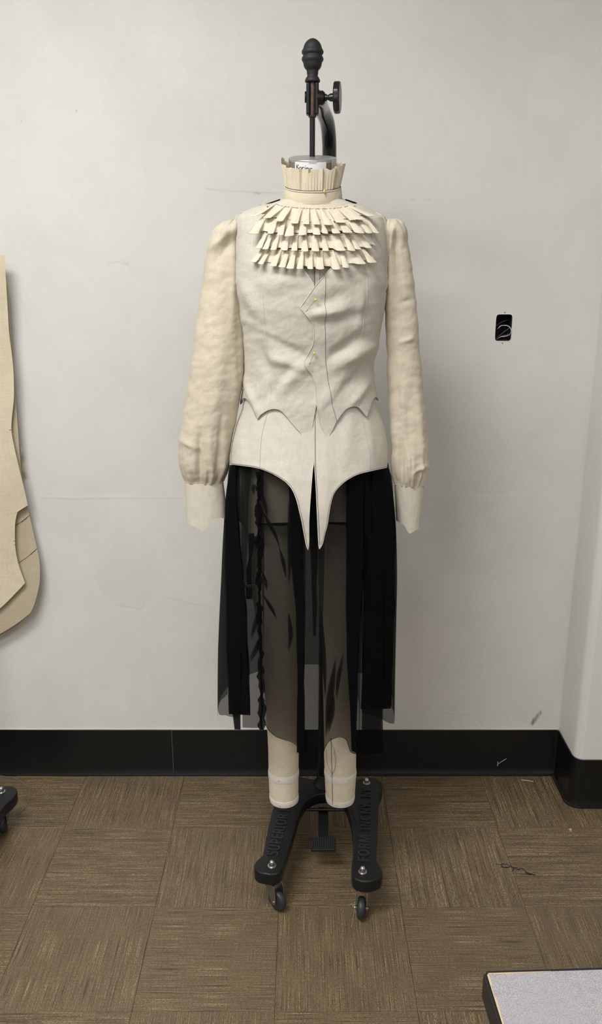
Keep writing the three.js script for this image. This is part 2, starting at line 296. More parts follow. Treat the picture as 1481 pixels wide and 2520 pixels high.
// ---------------------------------------------------------------- the stand of a dress form: iron base, casters, pedal, column
const font = await new FontLoader().loadAsync('fonts/droid/droid_sans_bold.typeface.json');
const TOP = 0.115; // upper face of the casting
const flat = (px, py, y = TOP) => onY(px, py, y);
function casterUnit(parent, x, z, turn, fluff) {
  const c = new THREE.Group(); c.name = 'caster'; { const n = parent.children.filter((k) => /^caster/.test(k.name)).length; if (n) c.name = `caster_${String(n).padStart(3, '0')}`; }
  c.position.set(x, 0, z); c.rotation.y = turn; parent.add(c);
  const R = 0.0265, W = 0.021, off = 0.02; // wheel trails by off along +z
  const fork = [new THREE.CylinderGeometry(0.014, 0.014, 0.004, 20).translate(0, 0.0765, 0), new THREE.CylinderGeometry(0.006, 0.006, 0.014, 14).translate(0, 0.079, 0), box(W + 0.009, 0.003, 0.034, 0, 0.0725, 0.004, 0.001)];
  for (const s of [-1, 1]) {
    const sh = new THREE.Shape(); sh.moveTo(-0.014, 0.073); sh.lineTo(0.02, 0.073); sh.quadraticCurveTo(0.0285, 0.06, off + 0.008, R - 0.001); sh.quadraticCurveTo(off, R - 0.012, off - 0.008, R - 0.002); sh.quadraticCurveTo(-0.004, 0.05, -0.014, 0.073);
    fork.push(new THREE.ExtrudeGeometry(sh, { depth: 0.0018, bevelEnabled: false, curveSegments: 8 }).rotateY(-Math.PI / 2).translate(s * (W / 2 + 0.003) + 0.0009, 0, 0));
  }
  obj('fork', fork, M.zinc, c, 'grey pressed metal caster fork');
  const w = obj('wheel', lathe([[0.004, -W / 2], [0.016, -W / 2], [0.0175, -W / 2 + 0.002], [R - 0.004, -W / 2 + 0.0015], [R - 0.001, -W / 2 + 0.005], [R, 0], [R - 0.001, W / 2 - 0.005], [R - 0.004, W / 2 - 0.0015], [0.0175, W / 2 - 0.002], [0.016, W / 2], [0.004, W / 2]], 40).rotateZ(Math.PI / 2), M.tyre, c, 'dark rubber caster wheel');
  w.position.set(0, R, off);
  obj('axle', [new THREE.CylinderGeometry(0.0042, 0.0042, W + 0.012, 14).rotateZ(Math.PI / 2).translate(0, R, off)], M.steel, c);
}
function buildStand(t, full) {
  const L1 = [[669, 2152], [652, 2150], [636, 2146], [627, 2139], [625.5, 2130], [632, 2117], [645, 2105], [649, 2093], [658.5, 2043], [669, 1998], [674, 1984], [678, 1962], [676, 1948], [671, 1938], [672, 1926], [684, 1916], [704, 1911.5], [737.5, 1911], [761, 1916], [785, 1919], [830, 1922], [860, 1922], [882, 1918], [906, 1913], [924, 1914.5], [936, 1921], [941, 1931], [940, 1943], [934, 1956], [932, 1968], [931, 1990], [930, 2024], [926, 2103], [930, 2124], [939, 2138], [941, 2151], [934, 2161], [916, 2168], [893, 2169], [874, 2163], [866, 2152], [865, 2132], [868, 2103], [869, 2064], [865, 2024], [858.6, 2000], [850, 1976], [838, 1962], [820, 1954], [795, 1953], [775, 1957], [758, 1967], [748, 1978], [737.5, 1998], [727, 2032], [716.4, 2069], [706, 2103], [698, 2125], [693, 2140], [684, 2149]];
  const poly = L1.map(([x, y]) => { const p = flat(x, y); return new THREE.Vector2(p.x, -p.z); });
  const sm = new THREE.SplineCurve([...poly, poly[0]]).getPoints(260);
  const base = obj('base', toCreasedNormals(new THREE.ExtrudeGeometry(new THREE.Shape(sm), { depth: 0.026, bevelEnabled: true, bevelThickness: 0.0035, bevelSize: 0.003, bevelOffset: -0.003, bevelSegments: 3 }).rotateX(-Math.PI / 2).translate(0, TOP - 0.0295, 0), 0.6), M.iron, t, 'black cast iron base with raised lettering');
  const word = (str, a, b, tall) => { // from a (start of the word, front) to b (end, rear), capital height tall
    const g = new TextGeometry(str, { font, size: 1, depth: 0.1, curveSegments: 5, bevelEnabled: false }); g.computeBoundingBox();
    const bb = g.boundingBox, p = flat(...a), q = flat(...b), d = q.clone().sub(p), len = d.length();
    g.translate(-bb.min.x, -bb.min.y, 0).scale(len / (bb.max.x - bb.min.x), tall / (bb.max.y - bb.min.y), 0.03);
    g.rotateX(-Math.PI / 2).rotateY(Math.atan2(-d.z, d.x)).translate(p.x, TOP - 0.0002, p.z);
    obj('lettering', g, M.glintIron, base, `raised iron lettering reading ${str}`);
  };
  word('SUPERIOR', [684, 2108], [711, 2006], 0.03); word('MODEL', [713.5, 1997], [722, 1945], 0.03);
  word('FORM', [907.5, 2122], [911, 2058], 0.029); word('INC', [911, 2045], [912, 2011], 0.028); word('NY.', [912, 2004], [912, 1975], 0.028); word('NY', [912, 1963], [912.5, 1941], 0.028);
  const bolts = [[669, 2130], [892, 2145], [902, 1926], [703, 1922]];
  for (const [x, y] of bolts) {
    const p = flat(x, y);
    const b = obj('bolt', [lathe([[0.0105, 0], [0.0105, 0.0012], [0.007, 0.0014]], 24), new THREE.CylinderGeometry(0.0078, 0.0078, 0.0065, 6).translate(0, 0.0045, 0), lathe([[0.0068, 0.0075], [0.0066, 0.010], [0.0055, 0.0125], [0.0032, 0.0148], [0, 0.0156]], 24)], M.steel, t, 'chrome acorn nut'); b.position.set(p.x, TOP, p.z);
  }
  const cas = [[bolts[0], 0.75], [bolts[1], -0.12], [bolts[2], 0.1], [bolts[3], 2.6]];
  for (const [[x, y], a] of cas) { const p = flat(x, y); casterUnit(t, p.x, p.z, a); }
  // pedal with a ribbed rubber pad, and the rod it hangs on
  const padC = flat(795, 2079, 0.07), top = V(0.062, 0.083, -2.03);
  const barDir = padC.clone().sub(top), bl = barDir.length();
  const pedal = obj('pedal', [new RoundedBoxGeometry(0.027, 0.012, bl, 2, 0.002).rotateX(Math.asin(-barDir.y / bl) * 1).rotateY(Math.atan2(barDir.x, barDir.z)).translate((padC.x + top.x) / 2, (padC.y + top.y) / 2 - 0.008, (padC.z + top.z) / 2)], M.blackPaint, t, 'black foot pedal');
  obj('axle_rod', tube([flat(738, 1992, 0.085), flat(866, 1993, 0.085)], 0.0045, 4, 10), M.blackPaint, t);
  const pad = [box(0.064, 0.012, 0.04, 0, 0, 0, 0.003)]; for (let k = 0; k < 11; k++) pad.push(box(0.0032, 0.006, 0.038, -0.0285 + k * 0.0057, 0.0068, 0, 0.0008));
  const pm = obj('pedal_pad', pad, M.rubber, pedal, 'ribbed black rubber pedal pad'); pm.position.set(padC.x, padC.y, padC.z); pm.rotation.x = 0.2;
  const CX = 0.064, CZ = -2.088;
  obj('column', [tube([V(CX, TOP - 0.02, CZ), V(CX, 0.6, CZ), V(CX, 1.2, CZ), V(CX, 1.70, CZ)], 0.0165, 30, 24), lathe([[0.03, TOP - 0.004], [0.028, TOP + 0.006], [0.021, TOP + 0.014], [0.0185, TOP + 0.03], [0.0165, TOP + 0.032]], 28).translate(CX, 0, CZ)], M.blackPaint, t, 'upright black steel column behind the body');
  return { CX, CZ };
}

// ---------------------------------------------------------------- the dress form itself
const ZB = -1.88;
const torsoRows = [[488, 698, 840, 0.055], [497, 673, 868, 0.057], [505, 646, 884, 0.06], [513, 622, 898, 0.064], [524, 601, 916, 0.07], [537, 584, 940, 0.075, 0.078], [560, 583, 944, 0.086, 0.083], [600, 583, 945, 0.1, 0.09], [650, 583, 945, 0.118, 0.098], [700, 586, 944, 0.124, 0.1], [740, 591, 940, 0.123, 0.1], [800, 600, 930, 0.115, 0.096], [850, 604, 920, 0.107, 0.092], [900, 606, 913, 0.101, 0.09], [930, 606, 913, 0.1, 0.092], [960, 603, 917, 0.102, 0.098], [1000, 595, 926, 0.105, 0.104], [1050, 579, 944, 0.107, 0.106], [1100, 569, 953, 0.108, 0.107], [1150, 565, 952, 0.109, 0.107], [1230, 563, 956, 0.11, 0.106], [1370, 570, 950, 0.11, 0.104]];
const B = form(ZB, torsoRows);
const neckC = onZ(769, 388, ZB);
const form1 = thing('dress_form', 'dress form with linen legs on a black cast iron stand, wearing the muslin blouse', 'dress form', [0, 0, 0]);
buildStand(form1, true);
{
  const t = form1, m = 1.69 / FOCAL;
  const yT = onZ(768, 505, ZB).y, yC = onZ(768, 1290, ZB + 0.08).y;
  const tor = sheet(72, 60, (u, v) => B.point((u - 0.5) * 2 * Math.PI, lerp(yT, yC, v), -0.012 - 0.009 * smooth(v, 0.6, 0.8) - 0.03 * smooth(v, 0.97, 1)));
  obj('torso', tor, M.linen, t, 'cream linen covered torso');
  // neck and its metal plate, tipped forward
  const ny = neckC.y - yT + 0.03;
  const neck = obj('neck', lathe([[0.0475, 0], [0.0485, -0.004], [0.0485, -0.03], [0.05, -0.07], [0.052, -ny]], 56), M.kraft, t, 'tan paper covered neck'); neck.position.copy(neckC); neck.rotation.x = 0.19;
  obj('neck_plate', lathe([[0, 0.0022], [0.02, 0.0022], [0.044, 0.0012], [0.0482, 0], [0.0492, -0.0025], [0.0492, -0.007], [0.0486, -0.0075]], 56), M.plate, neck, 'grey metal plate closing the neck');
  const tagTex = canvasTex(512, 256, (g, w, h) => {
    g.fillStyle = '#e9e6ea'; g.fillRect(0, 0, w, h); g.strokeStyle = '#17161a'; g.lineWidth = 11; g.scale(1, 0.8); g.lineCap = g.lineJoin = 'round';
    const s = (pts) => { g.beginPath(); pts.forEach(([x, y], i) => (i ? g.lineTo(x, y) : g.moveTo(x, y))); g.stroke(); };
    const a = (x, y, rx, ry) => { g.beginPath(); g.ellipse(x, y, rx, ry, 0, 0, 7); g.stroke(); };
    s([[34, 45], [38, 110]]); s([[70, 48], [40, 84], [72, 116]]); a(100, 108, 19, 22); s([[134, 84], [136, 136]]); s([[136, 104], [148, 88], [164, 86]]); s([[180, 90], [181, 140]]); s([[183, 64], [184, 66]]);
    s([[204, 90], [206, 142]]); s([[206, 108], [220, 92], [232, 98], [236, 142]]); a(266, 122, 17, 22); s([[284, 98], [285, 130], [294, 146]]);
  });
  const a0 = Math.asin(clamp((727 - 769) / 59.5, -1, 1)), a1 = Math.asin((800.5 - 769) / 59.5);
  const lab = sheet(16, 4, (u, v) => { const a = lerp(a0, a1, u), r = 0.0508; return V(r * Math.sin(a), lerp(-0.0042, -0.04, v), r * Math.cos(a)); }, 0.0004);
  { const uv = lab.attributes.uv; for (let i = 0; i < uv.count; i++) { const k = i % 85; uv.setXY(i, i < 85 ? (k % 17) / 16 : 0.99, i < 85 ? 1 - Math.floor(k / 17) / 4 : 0.02); } }
  obj('name_label', lab, std({ map: tagTex, roughness: 0.7 }), neck, 'white paper label with a handwritten name');
  obj('tape', sheet(4, 6, (u, v) => { const a = lerp(-0.16, 0.14, u), r = 0.0513; return V(r * Math.sin(a), lerp(-0.001, -0.0065, v), r * Math.cos(a)); }, 0.0003), M.clearTape, neck);
  obj('tape', sheet(4, 6, (u, v) => { const a = lerp(0.85, 1.25, u), r = 0.0508; return V(r * Math.sin(a), lerp(-0.001, -0.04, v), r * Math.cos(a)); }, 0.0003), M.clearTape, neck);
  // hanging pole, clamp, thumb screw and finial
  const pole = onZ(768.5, 290, ZB), px = pole.x, yq = (py) => onZ(768, py, ZB).y;
  obj('pole', new THREE.CylinderGeometry(0.0056, 0.0056, yq(284) - yq(389), 20).translate(px, (yq(284) + yq(389)) / 2, ZB), M.blackPaint, t);
  const y0 = yq(203), y1 = yq(285), yh = (y0 + y1) / 2;
  const cl = obj('clamp', [box(0.0075, y0 - y1 - 0.002, 0.026, px - 0.0088, yh, ZB, 0.003), box(0.0075, y0 - y1 - 0.002, 0.026, px + 0.0088, yh, ZB, 0.003), new THREE.CylinderGeometry(0.0105, 0.0105, 0.006, 24).rotateZ(Math.PI / 2).translate(px - 0.0125, yq(239), ZB), lathe([[0.0135, 0], [0.0135, 0.012], [0.01, 0.016]], 24).rotateZ(-Math.PI / 2).translate(px + 0.009, yq(241), ZB)], M.blackPaint, t, 'black split clamp gripping the pole');
  obj('sleeve_tube', [lathe([[0.0055, y1 - 0.004], [0.0078, y1 - 0.003], [0.0082, y1], [0.0082, y0]], 28).translate(px, 0, ZB)], M.rust, cl, 'rust brown inner tube in the clamp slot');
  const ys = yq(241), hs = [];
  hs.push(new THREE.CylinderGeometry(0.0072, 0.0072, 0.009, 6).rotateZ(Math.PI / 2).translate(0.0245, 0, 0), new THREE.CylinderGeometry(0.0048, 0.0048, 0.03, 16).rotateZ(Math.PI / 2).translate(0.032, 0, 0), lathe([[0.0052, 0.032], [0.0075, 0.036], [0.008, 0.046], [0.0085, 0.05]], 20).rotateZ(-Math.PI / 2));
  const sh = new THREE.Shape(); for (let k = 0; k <= 90; k++) { const a = k / 90 * 2 * Math.PI, r = 0.0265 * (1 + 0.018 * Math.cos(9 * a)); k ? sh.lineTo(r * Math.cos(a), r * Math.sin(a)) : sh.moveTo(r, 0); }
  hs.push(new THREE.ExtrudeGeometry(sh, { depth: 0.006, bevelEnabled: true, bevelThickness: 0.0035, bevelSize: 0.003, bevelSegments: 4 }).rotateY(Math.PI / 2).translate(0.047, 0, 0));
  const scr = obj('thumb_screw', hs, M.plastic, t, 'black round handle of the clamp screw'); scr.position.set(px, ys, ZB); scr.rotation.y = -0.14;
  const prof = [[745, 0], [745, 96], [735, 105], [720, 106], [700, 99], [680, 90], [660, 74], [645, 74], [620, 79], [590, 80], [575, 86], [550, 108], [520, 122], [485, 128], [465, 134], [448, 146], [425, 152], [402, 147], [385, 135], [373, 131], [360, 137], [343, 149], [325, 152], [305, 147], [288, 136], [270, 128], [240, 120], [215, 110], [190, 94], [165, 70], [148, 46], [138, 22], [134, 0]];
  obj('finial', lathe(prof.map(([y, r]) => [r / 5.6 * m, yq(70 + y / 5.6)]), 48).translate(px, 0, ZB), M.finial, t, 'matt black turned finial on top');
  const { CX, CZ } = { CX: 0.064, CZ: -2.088 };
  obj('arm', tube([V(CX, 1.68, CZ), V(CX, 1.735, CZ), V(CX - 0.0005, 1.785, CZ + 0.012), V(CX - 0.006, 1.822, CZ + 0.045), V(CX - 0.02, 1.843, CZ + 0.1), V(px + 0.012, 1.85, ZB - 0.03), V(px + 0.004, 1.85, ZB - 0.008)], 0.0162, 50, 24), phys({ color: 0x1d1e20, roughness: 0.22, metalness: 0.45, clearcoat: 0.5 }), t, 'glossy black arm curving over the neck');
  // legs
  const legRows = [[[1270, 606, 752], [1340, 610, 750], [1400, 613, 748], [1500, 626, 743], [1600, 640, 739], [1700, 650, 737], [1790, 657, 735.5], [1850, 660, 735], [1910, 661, 734.5], [1950, 663, 734], [1968, 665, 733.5]], [[1270, 772, 900], [1340, 774, 900], [1400, 778, 897], [1500, 785, 890], [1600, 791, 883], [1700, 794, 878], [1790, 796, 876], [1850, 797, 876], [1910, 799, 875.5], [1950, 801, 873], [1968, 803, 870.5]]];
  for (const rows of legRows) {
    const zl = ZB + 0.005, F = form(zl, rows.map(([y, l, r]) => { const w = (onZ(r, y, zl).x - onZ(l, y, zl).x) / 2; return [y, l, r, w * 1.0, w * 1.0]; }), 2);
    const yTop = onZ(700, 1272, zl).y, yB = onZ(700, 1967, zl).y;
    const leg = obj('leg', sheet(56, 50, (u, v) => F.point((u - 0.5) * 2 * Math.PI, lerp(yTop, yB, v), -0.0008 * smooth(v, 0.99, 1)), 0.0), M.linen, t, 'cream linen covered leg without a foot');
    const cap = []; for (let k = 0; k < 48; k++) cap.push(new THREE.Vector2(F.point(k / 48 * 2 * Math.PI, yB).x, -F.point(k / 48 * 2 * Math.PI, yB).z));
    obj('sole', new THREE.ExtrudeGeometry(new THREE.Shape(cap), { depth: 0.003, bevelEnabled: false }).rotateX(-Math.PI / 2).translate(0, yB, 0), M.linen, leg);
    const ring = (pa, pb, off, h = 6) => sheet(56, h, (u, v) => F.point((u - 0.5) * 2 * Math.PI, lerp(onZ(700, pa, zl).y, onZ(700, pb, zl).y, v), off + 0.0006 * Math.sin(v * Math.PI)), 0.0008);
    obj('tape_band', ring(1893, 1908, 0.0008), M.tape, leg, 'white cotton tape round the ankle'); obj('hem_binding', ring(1954, 1967.5, 0.0008), M.tape, leg, 'white binding at the leg end');
    for (const [py, dphi] of [[1900, -0.28], [1900, 0.45], [1962, -0.3], [1962, 0.42]]) { const p = F.point(dphi, onZ(700, py, zl).y, 0.0022); obj('tack', new THREE.SphereGeometry(0.0011, 8, 6).translate(p.x, p.y, p.z), M.steel, leg); }
    if (rows[0][1] > 700) { const line = []; for (let k = 0; k <= 20; k++) { const [f, y] = F.find(lerp(815, 819, k / 20), lerp(1815, 1980, k / 20)); line.push(F.point(f, Math.max(y, yB), 0.0012)); } obj('seam', tube(line, 0.0005, 40, 5), M.thread, leg, 'dark thread running down the leg'); }
  }
}
{ // a second stand at the left, of which the photograph shows one end of the base
  const t = thing('dress_form_stand', 'black iron stand on casters by the wall, only one rounded foot showing', 'stand', [0, 0, 0]);
  buildStand(t, false);
  const p = flat(906, 1938), q = flat(4, 1958); t.position.set(q.x - p.x - 0.004, 0, q.z - p.z + 0.004);
}

// ---------------------------------------------------------------- blouse: bodice, tails, sleeves, cuffs, collar, ruffles
const blouse = thing('blouse', 'cream muslin blouse with puffed sleeves, ruffled collar and pointed tails, worn on the dress form', 'blouse');
const TAIL = form(ZB, torsoRows.map((r) => [r[0], r[1], r[2], r[3] + 0.042 * smooth(r[0], 985, 1240), r[4] ?? r[3]]), 2.2);
{
  const yT = onZ(768, 492, ZB).y, yB = onZ(768, 1000, ZB).y;
  obj('bodice', sheet(80, 60, (u, v) => B.point((u - 0.5) * 2 * Math.PI, lerp(yT, yB, v), -0.006)), M.tail, blouse);
  const tailFolds = [[640, 1010, 655, 1140, 14, 0.002], [700, 1020, 745, 1190, 22, 0.0035], [860, 1010, 850, 1130, 18, 0.0035], [905, 1040, 915, 1140, 12, 0.003], [595, 1000, 610, 1100, 14, -0.002], [800, 1080, 800, 1260, 20, 0.002]];
  const lay = (F, off, folds, seed, A) => (f, y) => { const p = F.point(f, y, off), [x, q] = measure(p); return F.point(f, y, off + ridge(folds, x, q) + crumple(x, q, A, seed) + A); };
  const side = (F, phi, pyA, pyB) => (v) => [phi, lerp(onZ(768, pyA, F.z).y, onZ(768, pyB, F.z).y, v)];
  const mk = (T, Bt, L, R, lay1, name, mat, nu, nv, th, label) => obj(name, sheet(nu, nv, (u, v) => { const [f, y] = coons(T, Bt, L, R, u, v); return lay1(f, y); }, th), mat, blouse, label);
  // viewer's left tail
  const tl = edgeOn(TAIL, sampler([[[598, 968], [650, 970], [700, 972], [778, 975]]])), bl = edgeOn(TAIL, sampler([[[566, 1143], [602, 1147.5], [639, 1154], [664, 1163.6], [686, 1176], [704.6, 1189], [718.6, 1207], [728, 1229], [734, 1252], [741, 1282], [749, 1325], [754, 1347], [758, 1354.6]]]));
  const w0 = -1.75, wrapL = (e, n = 0.06) => (u) => { const [f, y] = e(clamp((u - n) / (1 - n), 0, 1)); return u < n ? [lerp(w0, f, u / n), y] : [f, y]; };
  const TL = wrapL(tl), BL = wrapL(bl), rl = edgeOn(TAIL, sampler([[[778, 975], [774, 1020], [772, 1064], [772.5, 1139], [770, 1157], [765, 1219], [761, 1281], [760, 1344], [758, 1354.6]]]));
  const layL = lay(TAIL, -0.0015, tailFolds, 3.3, 0.0007);
  const a = mk(TL, BL, (v) => [w0, lerp(TL(0)[1], BL(0)[1], v)], rl, layL, 'shirt_tail', M.tail, 110, 90, 0.0014, 'long pointed front tail');
  // viewer's right tail overlaps it
  const tr = edgeOn(TAIL, sampler([[[772, 972], [820, 972], [880, 970], [922, 968]]])), br = edgeOn(TAIL, sampler([[[786, 1351.5], [793, 1340.6], [799, 1316], [805.5, 1291], [809, 1266], [814, 1237], [822.6, 1213], [838, 1194.6], [857, 1179], [881.6, 1167], [912.6, 1159], [951.5, 1151]]]));
  const wrapR = (e, n = 0.06) => (u) => { const [f, y] = e(clamp(u / (1 - n), 0, 1)); return u > 1 - n ? [lerp(f, 1.75, (u - 1 + n) / n), y] : [f, y]; };
  const TR = wrapR(tr), BR = wrapR(br), lr = edgeOn(TAIL, sampler([[[772, 972], [772, 1064], [773, 1142], [776.6, 1204], [780, 1282], [783, 1340], [784, 1348], [786, 1351.5]]]));
  const layR = lay(TAIL, 0.0005, tailFolds, 5.7, 0.0007);
  mk(TR, BR, lr, (v) => [1.75, lerp(TR(1)[1], BR(1)[1], v)], layR, 'shirt_tail', M.tail, 110, 90, 0.0014, 'long pointed front tail with the placket edge');
  obj('shirt_back', sheet(50, 40, (u, v) => TAIL.point(lerp(1.7, 2 * Math.PI - 1.7, u), lerp(onZ(768, 968, ZB).y, onZ(768, 1147, ZB).y, v), -0.001)), M.tail, blouse);
  // topstitching in dark thread, pale edge piping
  const run = (lay1, s, shift, r, mat, name, parent) => { const pts = []; for (let k = 0; k <= 70; k++) { const [x, y] = s(k / 70); const [f, yy] = TAIL.find(x + shift[0], y + shift[1]); pts.push(lay1(f, yy)); } return obj(name, tube(pts, r, 180, 5), mat, parent); };
  run(lay(TAIL, 0.0, tailFolds, 3.3, 0.0007), sampler([[[566, 1140], [602, 1144], [639, 1150.5], [664, 1160], [688, 1173], [707, 1186], [721, 1204], [731, 1227], [737, 1250], [744, 1281], [752, 1325], [757, 1347]]]), [0, 0], 0.00045, M.seam, 'stitching', blouse);
  run(lay(TAIL, 0.0022, tailFolds, 5.7, 0.0007), sampler([[[790, 1340], [796, 1316], [802, 1291], [805, 1266], [810.5, 1236], [820, 1210], [836, 1191], [856, 1175.5], [881, 1163.5], [912, 1155.5], [951, 1147.5]]]), [0, 0], 0.00045, M.seam, 'stitching', blouse);
  run(lay(TAIL, 0.0022, tailFolds, 5.7, 0.0007), sampler([[[774.5, 1020], [775.5, 1142], [779, 1204], [783, 1282], [786, 1340]]]), [0, 0], 0.0004, M.thread, 'stitching', blouse);
  // thin princess seams
  run(lay(TAIL, 0.0003, tailFolds, 3.3, 0.0007), sampler([[[661, 1005], [648, 1060], [642, 1110], [639, 1152]]]), [0, 0], 0.00035, M.paleThread, 'seam', blouse);
  run(lay(TAIL, 0.0022, tailFolds, 5.7, 0.0007), sampler([[[882, 1010], [895, 1070], [903, 1110], [905, 1160]]]), [0, 0], 0.00035, M.paleThread, 'seam', blouse);
  // front placket seen in the neckline
  obj('placket', sheet(6, 20, (u, v) => { const [f, y] = B.find(lerp(772, 786, u), lerp(600, 730, v)); return B.point(f, y, -0.0035); }, 0.0012), M.tail, blouse); run((f, y) => B.point(f, y, -0.003), sampler([[[774, 640], [774, 712]]]), [0, 0], 0.0005, M.thread, 'stitching', blouse);
}
// sleeves
function sleeve(rows, zs, folds, seed, capFrom, label, cuffTop, cuffBot, inner) {
  const F = form(zs, rows.map(([y, l, r, d = 0.84]) => { const w = (onZ(r, y, zs).x - onZ(l, y, zs).x) / 2; return [y, l, r, w * d, w * d]; }), 2.1);
  const y0 = onZ(768, rows[0][0], zs).y, y1 = onZ(768, rows[rows.length - 1][0], zs).y;
  const s = obj('sleeve', sheet(120, 170, (u, v) => {
    const f = (u - 0.5) * 2 * Math.PI, y = lerp(y0, y1, v), p = F.point(f, y), [x, q] = measure(p), cap = Math.exp(-v * 16), g = smooth(v, 0.84, 0.985), gc = Math.exp(-Math.pow((v - 1) / 0.1, 2));
    const pleat = 0.0016 * gc * (Math.sin(f * 13 + 2 * noise(f * 2, 3, seed)) + 0.6 * Math.sin(f * 23 + seed));
    const long = 0.0022 * smooth(v, 0.6, 0.9) * noise(f * 2.6, v * 3.2, seed + 2) * (1 - 0.4 * g);
    const d = 1.5 * ridge(folds, x, q) * Math.max(0, Math.cos(f * 0.9)) + crumple(x, q, 0.002, seed) * smooth(v, 0, 0.05) + pleat + long + 0.0026 * cap * Math.sin(f * 9 + seed);
    return F.point(f, y, clamp(d, -F.at(y).a * 0.5, 0.02));
  }), M.sleeve, blouse, label);
  // cuff: a flared cone whose lower edge runs in points
  const C = form(zs, [[cuffTop[0], cuffTop[1], cuffTop[2]], [cuffBot[0], cuffBot[1], cuffBot[2]]].map(([y, l, r]) => { const w = (onZ(r, y, zs).x - onZ(l, y, zs).x) / 2; return [y, l, r, w * 0.72, w * 0.72]; }), 2.1);
  const ya = onZ(768, cuffTop[0], zs).y + 0.002, px = (a) => onZ(768, a, zs).y;
  const hem = cuffBot[3];
  obj('cuff', sheet(120, 30, (u, v) => { const f = (u - 0.5) * 2 * Math.PI, yb = px(hem(f)), tilt = (cuffTop[3] || 0) * Math.sin(f); const y = lerp(ya + tilt, yb, v); return C.point(f, y, 0.0006 * noise(f * 3, v * 3, seed)); }, 0.0014), M.cuff, s, 'fitted cuff with a pointed lower edge');
  obj('gathering_seam', tube(Array.from({ length: 40 }, (_, k) => { const f = k / 40 * 2 * Math.PI; return C.point(f, ya + (cuffTop[3] || 0) * Math.sin(f), 0.0002); }), 0.0008, 120, 5, true), M.sleeve, s);
  return s;
}
const piece = (t, x) => { let i = 0; while (i < t.length - 2 && t[i + 1][0] < x) i++; return lerp(t[i][1], t[i + 1][1], clamp((x - t[i][0]) / (t[i + 1][0] - t[i][0]), 0, 1)); };
const cuffHem = (front, back) => (f) => piece(Math.cos(f) >= 0 ? front : back, Math.sin(f));
sleeve([[540, 566, 582, 1.2], [543, 557, 585, 1.15], [548, 547, 588, 1.1], [556, 536, 591, 1.0], [567, 526, 594, 0.95], [585, 517, 595, 0.86], [620, 508, 595], [700, 497, 596], [760, 487, 598], [850, 476, 601], [920, 466, 600], [1000, 454, 588], [1060, 444, 575], [1100, 441, 567], [1140, 442, 562], [1162, 447, 558, 0.8], [1176, 453, 552, 0.76], [1184, 455, 549, 0.74]], ZB + 0.008,
  [[520, 610, 578, 560, 9, 0.006], [528, 640, 580, 590, 12, -0.005], [540, 580, 575, 552, 7, 0.004], [575, 600, 570, 800, 9, 0.003], [555, 800, 520, 1050, 18, 0.004], [545, 720, 520, 900, 20, 0.003], [590, 700, 588, 930, 8, -0.003], [580, 900, 580, 1040, 8, 0.003], [545, 1040, 535, 1170, 6, -0.006], [490, 1070, 489, 1180, 6, -0.006], [515, 1080, 520, 1180, 8, 0.004], [470, 1080, 472, 1175, 8, 0.004], [555, 1060, 553, 1165, 6, 0.003], [445, 1085, 490, 1105, 6, 0.003]], 2.7, 0,
  'puffed full length muslin sleeve', [1181, 454, 549, 0.004], [1285, 458, 562, cuffHem([[-1, 1279], [-0.15, 1298], [0.0, 1290], [0.15, 1282], [0.35, 1274], [0.6, 1267], [0.8, 1266], [1, 1273]], [[-1, 1279], [-0.55, 1307], [-0.3, 1299], [0, 1282], [1, 1273]])], 1);
sleeve([[538, 958, 972, 1.2], [541, 948, 982, 1.15], [546, 941, 990, 1.08], [554, 938, 995, 1.0], [567, 936, 1000, 0.95], [590, 937, 1003, 0.88], [640, 942, 1011], [700, 944, 1019], [770, 947, 1026], [850, 951, 1032], [920, 953, 1038], [1000, 957, 1046], [1060, 960, 1052], [1100, 962, 1056], [1135, 962, 1057], [1160, 963, 1055, 0.8], [1180, 967, 1050, 0.76], [1191, 970, 1046, 0.74]], ZB + 0.008,
  [[968, 548, 962, 610, 6, 0.006], [982, 545, 990, 600, 7, 0.005], [975, 580, 975, 640, 8, -0.005], [962, 620, 956, 760, 7, 0.003], [975, 640, 978, 730, 9, -0.004], [985, 745, 1018, 738, 8, -0.003], [985, 842, 1015, 832, 6, 0.003], [970, 900, 985, 1080, 9, -0.003], [1005, 1000, 995, 1150, 14, -0.004], [1030, 950, 1038, 1120, 10, 0.003], [985, 1100, 980, 1185, 6, -0.006], [1005, 1120, 1012, 1190, 6, 0.005], [1018, 1165, 1045, 1148, 5, 0.004], [1030, 1150, 1030, 1195, 6, -0.004], [965, 1120, 966, 1165, 6, 0.005]], 6.1, 0,
  'puffed full length muslin sleeve hanging straight', [1187, 970, 1045, -0.004], [1285, 975, 1033, cuffHem([[-1, 1280], [-0.7, 1284], [-0.45, 1289], [-0.2, 1301], [0.1, 1307], [1, 1297]], [[-1, 1280], [-0.2, 1298], [0.1, 1308], [0.35, 1321], [0.7, 1303], [1, 1297]])], -1);
